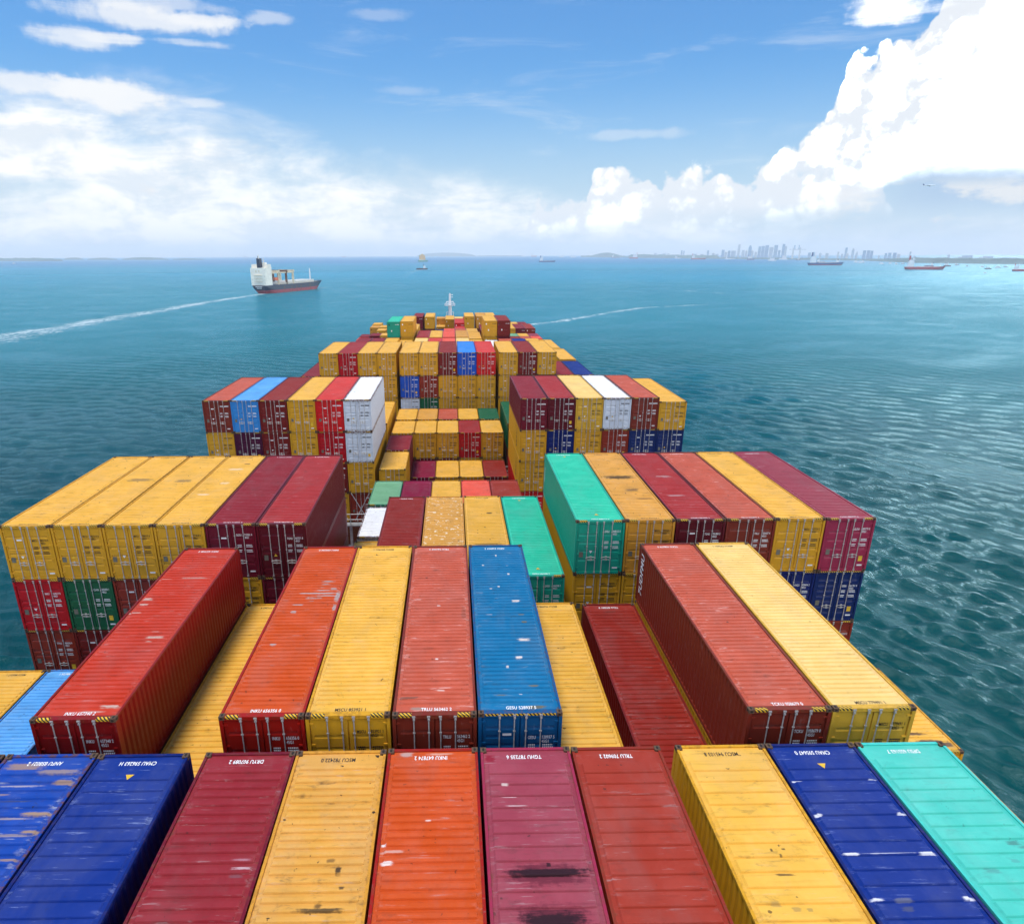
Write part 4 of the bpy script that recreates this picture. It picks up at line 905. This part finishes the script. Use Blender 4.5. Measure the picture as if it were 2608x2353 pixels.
for i, (u, v, wp, kd, hm, lb, rv) in enumerate((
    (2100, 676, 82, 'tanker', M_BLUEH, 'blue and red tanker with white stern house before the twin towers', False),
    (2352, 687, 94, 'tanker', M_REDH, 'long magenta red tanker with white house, largest ship on the right horizon', False),
    (2600, 691, 44, 'bulk', M_REDH, 'white and red ship cut by the right picture edge', False),
    (2125, 671, 22, 'bulk', M_BLKH, 'pale bulk carrier half hidden behind the bow of the blue tanker', True),
    (2090, 669, 20, 'bulk', M_GREYH, 'small white ship behind the middle of the blue tanker', False),
    (2366, 679, 22, 'bulk', M_BLUEH, 'white ship with blue hull behind the red tanker', True),
    (2412, 679, 18, 'box', M_BLKH, 'tall white ship moored just past the red tanker bow', False),
    (1778, 661, 34, 'tanker', M_REDH, 'low red brown ship anchored left of the tall city towers', False),
    (1614, 659, 20, 'box', M_REDH, 'short bright red ship on the horizon beside a low hill', True),
    (1568, 657, 20, 'tanker', M_BLUEH, 'blue ship with white house below the low hill', False),
    (1584, 655, 12, 'light', WHTS, 'grey boat next to the blue ship under the hill', False),
    (1545, 655, 10, 'light', M_REDH, 'tiny red and white boat left of the hill foot', False),
    (1530, 654, 8, 'light', WHTS, 'tiny white boat nearest the left foot of the hill', False),
    (1726, 659, 14, 'bulk', WHTS, 'white bulk carrier left of the low red brown ship', False),
    (1678, 656, 9, 'light', WHTS, 'white speck of a boat midway between two red ships', False),
    (1859, 661, 24, 'tanker', WHTS, 'white ship anchored just right of the low red brown ship', False),
    (1912, 662, 18, 'box', M_BLUEH, 'white ship before the first group of city towers', False),
    (1966, 665, 20, 'light', WHTS, 'white ferry before the widest glass towers', False),
    (1994, 662, 20, 'box', WHTS, 'white domed vessel left of the twin towers', True),
    (2033, 663, 10, 'light', M_BLKH, 'small dark boat under the twin towers', False),
    (1460, 656, 12, 'bulk', WHTS, 'white ship on the horizon right of the small coaster', False),
    (1430, 655, 12, 'bulk', WHTS, 'white ship on the horizon directly beyond the small coaster', True),
    (1360, 654, 14, 'bulk', M_REDH, 'pair-like white bulk carrier just left of the small coaster', False),
    (1333, 654, 10, 'bulk', WHTS, 'lone white ship farther left of the small coaster', False),
    (1274, 652, 6, 'light', WHTS, 'faint white boat right of the low central island', False),
    (1218, 652, 6, 'light', WHTS, 'faint white boat at the right tip of the central island', True),
    (1122, 651, 9, 'light', WHTS, 'long low white ferry in front of the central island', False),
    (1100, 651, 7, 'box', WHTS, 'square white ship at the left tip of the central island', False),
    (1045, 652, 9, 'box', WHTS, 'white ship left of the yellow tall vessel', False),
    (996, 652, 6, 'light', WHTS, 'white boat far left of the yellow tall vessel', False),
    (893, 655, 6, 'light', WHTS, 'tiny white boat right of the cargo ship bow', False),
    (876, 655, 8, 'box', M_REDH, 'tiny red and white ship above the cargo ship bow', False),
    (625, 656, 8, 'box', M_BLUEH, 'tiny ship on the horizon left of the cargo ship funnel', False),
    (36, 672, 8, 'light', WHTS, 'white speedboat before the low land at far left', False),
    (2180, 669, 12, 'light', WHTS, 'first white boat right of the blue tanker bow', False),
    (2191, 670, 12, 'light', WHTS, 'white boat between two others right of the blue tanker', False),
    (2199, 669, 9, 'box', WHTS, 'round white boat last of three right of the blue tanker', False),
    (2245, 673, 12, 'light', WHTS, 'pale boat leftmost of the loose row before the red tanker', False),
    (2267, 672, 10, 'light', WHTS, 'pale boat second in the loose row before the red tanker', False),
    (2283, 674, 9, 'box', WHTS, 'upright pale boat third in the loose row', False),
    (2299, 673, 10, 'light', M_GREYH, 'flat grey boat nearest the red tanker stern', False),
    (2437, 676, 11, 'box', M_GREYH, 'grey ship beyond the tall white ship', False),
    (2463, 679, 9, 'light', WHTS, 'white boat before the grey estate blocks', False),
    (2501, 681, 11, 'light', WHTS, 'white boat second from the right picture edge group', False),
    (2516, 686, 17, 'light', M_BLKH, 'dark and white launch nearest to us at right', False),
    (2541, 683, 16, 'light', WHTS, 'white launch right of the dark launch', False),
    (2561, 681, 12, 'light', M_GREYH, 'grey launch last before the right edge ship', False),
    (2508, 696, 8, 'light', WHTS, 'lone white dinghy in open water at right', False))):
    small_ship(u, v, wp, kd, hm, lb, rv, boot=hm if hm is WHTS or kd == 'light' else None)

# ------------------------------------------------------------------ land and city on the horizon
M_LAND = simple('wooded_land', (.10, .16, .17), .9, 0, .3, .01); M_TOW = simple('hazed_concrete', (.64, .67, .70), .7, 0, .1, .02); M_TOWG = simple('hazed_glass_facade', (.42, .53, .66), .4, 0, .15, .03); M_TOWD = simple('hazed_glass_band', (.34, .44, .56), .4); M_TOWW = simple('white_concrete', (.72, .70, .67), .7, 0, .06, .02)  # pale bluish tones hold part of the distance haze in the colour
def land(name, pts, vbase, depth, m=M_LAND):
    rows = [[], [], [], []]
    for u, vt in pts:
        a = sea_at(u, vbase if not callable(vbase) else vbase(u), 16000); d = math.hypot(a.x-CAM.x, a.y-CAM.y); dr = Vector((a.x-CAM.x, a.y-CAM.y, 0)).normalized()
        h = max(1.0, (( (vbase if not callable(vbase) else vbase(u)) - vt)/F)*d)
        rows[0].append((a.x, a.y, a.z-3)); q = a+dr*depth*.4; rows[1].append((q.x, q.y, a.z+h*.9)); q = a+dr*depth*.6; rows[2].append((q.x, q.y, a.z+h)); q = a+dr*depth; rows[3].append((q.x, q.y, a.z-3))
    b = MB(); b.grid(rows); o = b.build(name, m); tag(o, kind='structure'); return o
rr = random.Random(5)
def jag(u0, u1, f, step=9): 
    n = int((u1-u0)/step); return [(u0+(u1-u0)*k/n, f(u0+(u1-u0)*k/n)) for k in range(n+1)]
land('low_land', jag(-60, 160, lambda u: 660.0+rr.uniform(-.7, .7)+max(0, (u-120)/14)), 665.5, 900)
for (a, b2, h) in ((162, 215, 3.6), (222, 300, 3.0), (310, 430, 4.2), (440, 520, 1.5)):
    land('far_hill', jag(a, b2, lambda u, a=a, b2=b2, h=h: 661.5-h*math.sin(math.pi*(u-a)/(b2-a))**.8+rr.uniform(-.3, .3)), 662.3, 700)
land('low_island', jag(1062, 1212, lambda u: 652-7.0*min(1, max(0, math.sin(math.pi*(u-1062)/150)))**.6), 653.5, 900)
land('low_island', jag(1215, 1330, lambda u: 651.4+rr.uniform(-.3, .3)), 653.2, 700)
vb = lambda u: 655+max(0, u-1480)*.0135
land('wooded_hill', jag(1500, 1590, lambda u: vb(u)-2-8.5*math.sin(math.pi*(u-1500)/90)**1.2), vb, 600)
land('city_shore', jag(1480, 2160, lambda u: vb(u)-3.0+rr.uniform(-.8, .8)-4*(u > 1600 and u < 1830)), vb, 700)
land('city_shore', jag(2150, 2760, lambda u: vb(u)-3.0+rr.uniform(-.8, .8)-max(0, min(3, (u-2230)*.03))), lambda u: vb(u)+max(0, min(4, (u-2200)*.03)), 500)
nb = [0]
WH = ['plain', 'stepped', 'slab', 'narrow', 'broad', 'flat-topped']
def tower(u0, u1, vt, m, label, vb_=None, setb=0, depth=.8, extra=None):
    uc = (u0+u1)/2; a = sea_at(uc, vb(uc)-1.2); d = math.hypot(a.x-CAM.x, a.y-CAM.y); az = math.atan2(a.x-CAM.x, a.y-CAM.y)
    wd = (u1-u0)*d/F*math.cos(az)**2; h = (vb(uc)-vt)*d/F*math.cos(az)
    dr = Vector((math.sin(az), math.cos(az), 0)); a = a+dr*300*(1+.15*(nb[0] % 4)); kf = (d+300)/d
    t = empty('tower_block', a, -az); tag(t, label, 'building', 'towers of the distant city'); nb[0] += 1
    wd *= kf; h *= kf*.95
    b_ = MB(); b_.box(-wd/2, wd/2, 0, wd*depth, -6, h*(1-setb)); b_.build('wall', m, t)
    if setb: b_ = MB(); b_.box(-wd*.3, wd*.3, wd*.1, wd*.6*depth, h*(1-setb), h); b_.build('roof', m, t)
    b_ = MB(); n = max(3, int(h/9)); 
    for k in range(n): z = h*(1-setb)*(k+.6)/(n+.5); b_.box(-wd*.44, wd*.44, -.25, -.05, z, z+h*.35/n)
    b_.build('window_band', M_TOWG if m is not M_TOWG else M_TOWD, t)
    return t
TW = ((1733, 1737, 641, M_TOWG, 'thin pair tower left of the shore buildings'), (1739, 1742, 642, M_TOWG, 'second thin tower of the lonely pair'), (1799, 1804, 641, M_TOWG, 'small blue tower before the city begins'),
      (1836, 1843, 640, M_TOWG, 'blue block first in the city skyline'), (1844, 1850, 645, M_TOWW, 'cream block second in the skyline'), (1852, 1858, 642, M_TOWG, 'grey blue block third in the skyline'), (1860, 1872, 642, M_TOW, 'wide grey block left of the tall white tower'),
      (1876, 1882, 627, M_TOWW, 'tall slim white tower standing apart'), (1887, 1894, 641, M_TOW, 'pale block right of the slim white tower'), (1896, 1901, 641, M_TOWW, 'white block between slim and stepped towers'), (1903, 1911, 629, M_TOWG, 'blue tower with a stepped top'), (1910, 1917, 641, M_TOWW, 'white slab beside the stepped blue tower'),
      (1920, 1926, 645, M_TOWW, 'short white block before the wide glass towers'), (1928, 1935, 632, M_TOWG, 'left glass tower of the tall cluster'), (1936, 1944, 631, M_TOWG, 'second glass tower of the tall cluster'), (1945, 1954, 629, M_TOWG, 'broadest glass tower in the cluster'), (1956, 1966, 634, M_TOW, 'grey tower right of the broadest glass tower'), (1968, 1977, 629, M_TOWG, 'flat topped glass tower in the cluster'), (1979, 1985, 641, M_TOWG, 'low glass block between tall towers'),
      (1988, 1995, 626, M_TOWG, 'tallest blue tower of the cluster'), (1995, 2000, 632, M_TOW, 'grey tower attached to the tallest blue one'),
      (2056, 2063, 647, M_TOWG, 'blue grey block right of the twin towers'), (2066, 2073, 646, M_TOWG, 'blue block behind the tanker house'), (2084, 2090, 648, M_TOW, 'grey block above the blue tanker'), (2100, 2108, 648, M_TOW, 'wide grey block above the blue tanker bow'), (2130, 2134, 645, M_TOWW, 'slim white tower above the tanker bow'), (2140, 2145, 650, M_TOW, 'short grey tower right of the tanker'),
      (2148, 2154, 635, M_TOWG, 'tall blue tower over the three white boats'), (2152, 2158, 649, M_TOWW, 'cream tower beside the tall blue one'), (2165, 2172, 637, M_TOW, 'grey tower with a spire'), (2176, 2182, 645, M_TOW, 'narrow grey tower after the spire tower'), (2194, 2202, 642, M_TOWG, 'left of three blue slab blocks'), (2204, 2212, 642, M_TOWG, 'middle of three blue slab blocks'), (2213, 2220, 643, M_TOWG, 'right of three blue slab blocks'),
      (2234, 2238, 655, M_TOWW, 'low white block before blue estate slabs'), (2250, 2256, 649, M_TOWG, 'first of two blue estate slabs'), (2259, 2267, 648, M_TOWG, 'second of two blue estate slabs'), (2271, 2280, 648, M_TOWG, 'wide blue estate slab'), (2282, 2290, 651, M_TOWW, 'white block by the wide estate slab'), (2312, 2317, 645, M_TOWW, 'white tower with a dark base above the red tanker'), (2324, 2330, 656, M_TOW, 'short block above the red tanker house'),
      (2410, 2416, 653, M_TOW, 'small lone tower over the tall white ship'), (2437, 2446, 658, M_TOW, 'left step of the big estate block'), (2446, 2474, 655, M_TOW, 'big grey estate block'), (2488, 2500, 659, M_TOW, 'left step of the second estate block'), (2500, 2526, 657, M_TOW, 'second big grey estate block'), (2536, 2556, 661, M_TOW, 'low grey estate block right of the big ones'), (2560, 2590, 661, M_TOW, 'last low estate block at the right edge'))
for u0, u1, vt, m_, lb in TW: tower(u0, u1, vt, m_, lb, setb=.12 if 'step' in lb or 'spire' in lb else 0)
for u in (1640, 1655, 1668, 1690, 1700, 1752, 1768, 1785, 1815, 1824): tower(u-3, u+3+rr.uniform(0, 3), 650+rr.uniform(-3, 2), M_TOWW if u % 2 else M_TOW, f"low shore building {['under the hill slope', 'right of the bright red ship', 'above the white speck boat', 'beside a pale neighbour', 'near the thin pair', 'behind the bulk carrier', 'above the brown ship stern', 'above the brown ship middle', 'above the brown ship bow', 'left of the first blue block'][(1640, 1655, 1668, 1690, 1700, 1752, 1768, 1785, 1815, 1824).index(u)]}")
a = sea_at(2030, vb(2030)-1.2); d_ = math.hypot(a.x, a.y-CAM.y); az = math.atan2(a.x-CAM.x, a.y-CAM.y); k_ = d_/F*math.cos(az)**1.5
t = empty('twin_tower_hotel', a, -az); tag(t, 'pair of pale towers carrying one long flat deck across their tops', 'building')
for x in (-14, 2):
    b = MB(); b.box(x*k_, (x+4)*k_, 0, 8*k_, -5, 28*k_); b.build('tower', M_TOW, t)
b = MB(); b.box(-22*k_, 18*k_, 1*k_, 6*k_, 23*k_, 24.4*k_); b.build('roof_deck', M_TOW, t)
b = MB(); b.box(-11*k_, -8*k_, 1, 4*k_, 24*k_, 34*k_); b.box(-1*k_, 2*k_, 1, 4*k_, 24*k_, 34*k_); b.build('rear_tower', M_TOWG, t)

# ------------------------------------------------------------------ airliner
pd = pix_dir(2367, 473).normalized(); pl = CAM+pd*2150; kk = 27.5*2150/F/60*.80
az = math.atan2(pd.x, pd.y)
t = empty('airliner', pl, -az-math.pi/2); tag(t, 'white airliner flying low over the anchorage at right', 'aeroplane')
b = MB(); rings = []
for y, r_, z in ((-30, .3, 1.2), (-26, 1.2, .9), (-18, 2.6, .2), (-10, 2.9, 0), (16, 2.9, 0), (24, 2.4, -.2), (28, 1.2, -.5), (29.5, .3, -.7)):
    rings.append([(r_*kk*math.cos(2*math.pi*q/12), y*kk, (z+r_*math.sin(2*math.pi*q/12))*kk) for q in range(12)])
b.loft(rings); b.build('fuselage', M_SHIPW, t)
def plate(name, pts, th, m_):
    b = MB(); b.loft([[(x*kk, y*kk, (z-th)*kk) for x, y, z in pts], [(x*kk, y*kk, (z+th)*kk) for x, y, z in pts]]); return b.build(name, m_, t)
for s in (-1, 1):
    plate('wing', [(s*2, 6, -1.5), (s*2, -5, -1.5), (s*27, -12, 1), (s*27, -9, 1)], .35, M_GREYH); plate('tailplane', [(s*.8, -22, .8), (s*.8, -28, .8), (s*10, -29, 1.3), (s*10, -27, 1.3)], .2, M_SHIPW)
    b = MB(); b.tube((s*9*kk, 5*kk, -3.2*kk), (s*9*kk, -1*kk, -3.2*kk), 1.5*kk, 10, 1.1*kk); b.build('engine', M_BLUEH, t)
b = MB(); b.loft([[(-.25*kk, -20*kk, 2*kk), (.25*kk, -20*kk, 2*kk), (.25*kk, -29*kk, 2*kk), (-.25*kk, -29*kk, 2*kk)], [(-.2*kk, -28*kk, 10*kk), (.2*kk, -28*kk, 10*kk), (.2*kk, -31*kk, 10*kk), (-.2*kk, -31*kk, 10*kk)]]); b.build('tail_fin', M_BLUEH, t)

# ------------------------------------------------------------------ sea air
b = MB(); b.box(-28500, 28500, -28500, 28500, -130, 262)
mh = bpy.data.materials.new('sea_haze'); mh.use_nodes = True; nt = mh.node_tree; nt.nodes.clear()
o_ = nt.nodes.new('ShaderNodeOutputMaterial'); v_ = nt.nodes.new('ShaderNodeVolumePrincipled')
v_.inputs['Color'].default_value = (.94, .98, 1, 1); v_.inputs['Density'].default_value = 9e-5; v_.inputs['Anisotropy'].default_value = .1
nt.links.new(v_.outputs[0], o_.inputs['Volume'])
hzo = b.build('haze', mh); tag(hzo, kind='stuff')
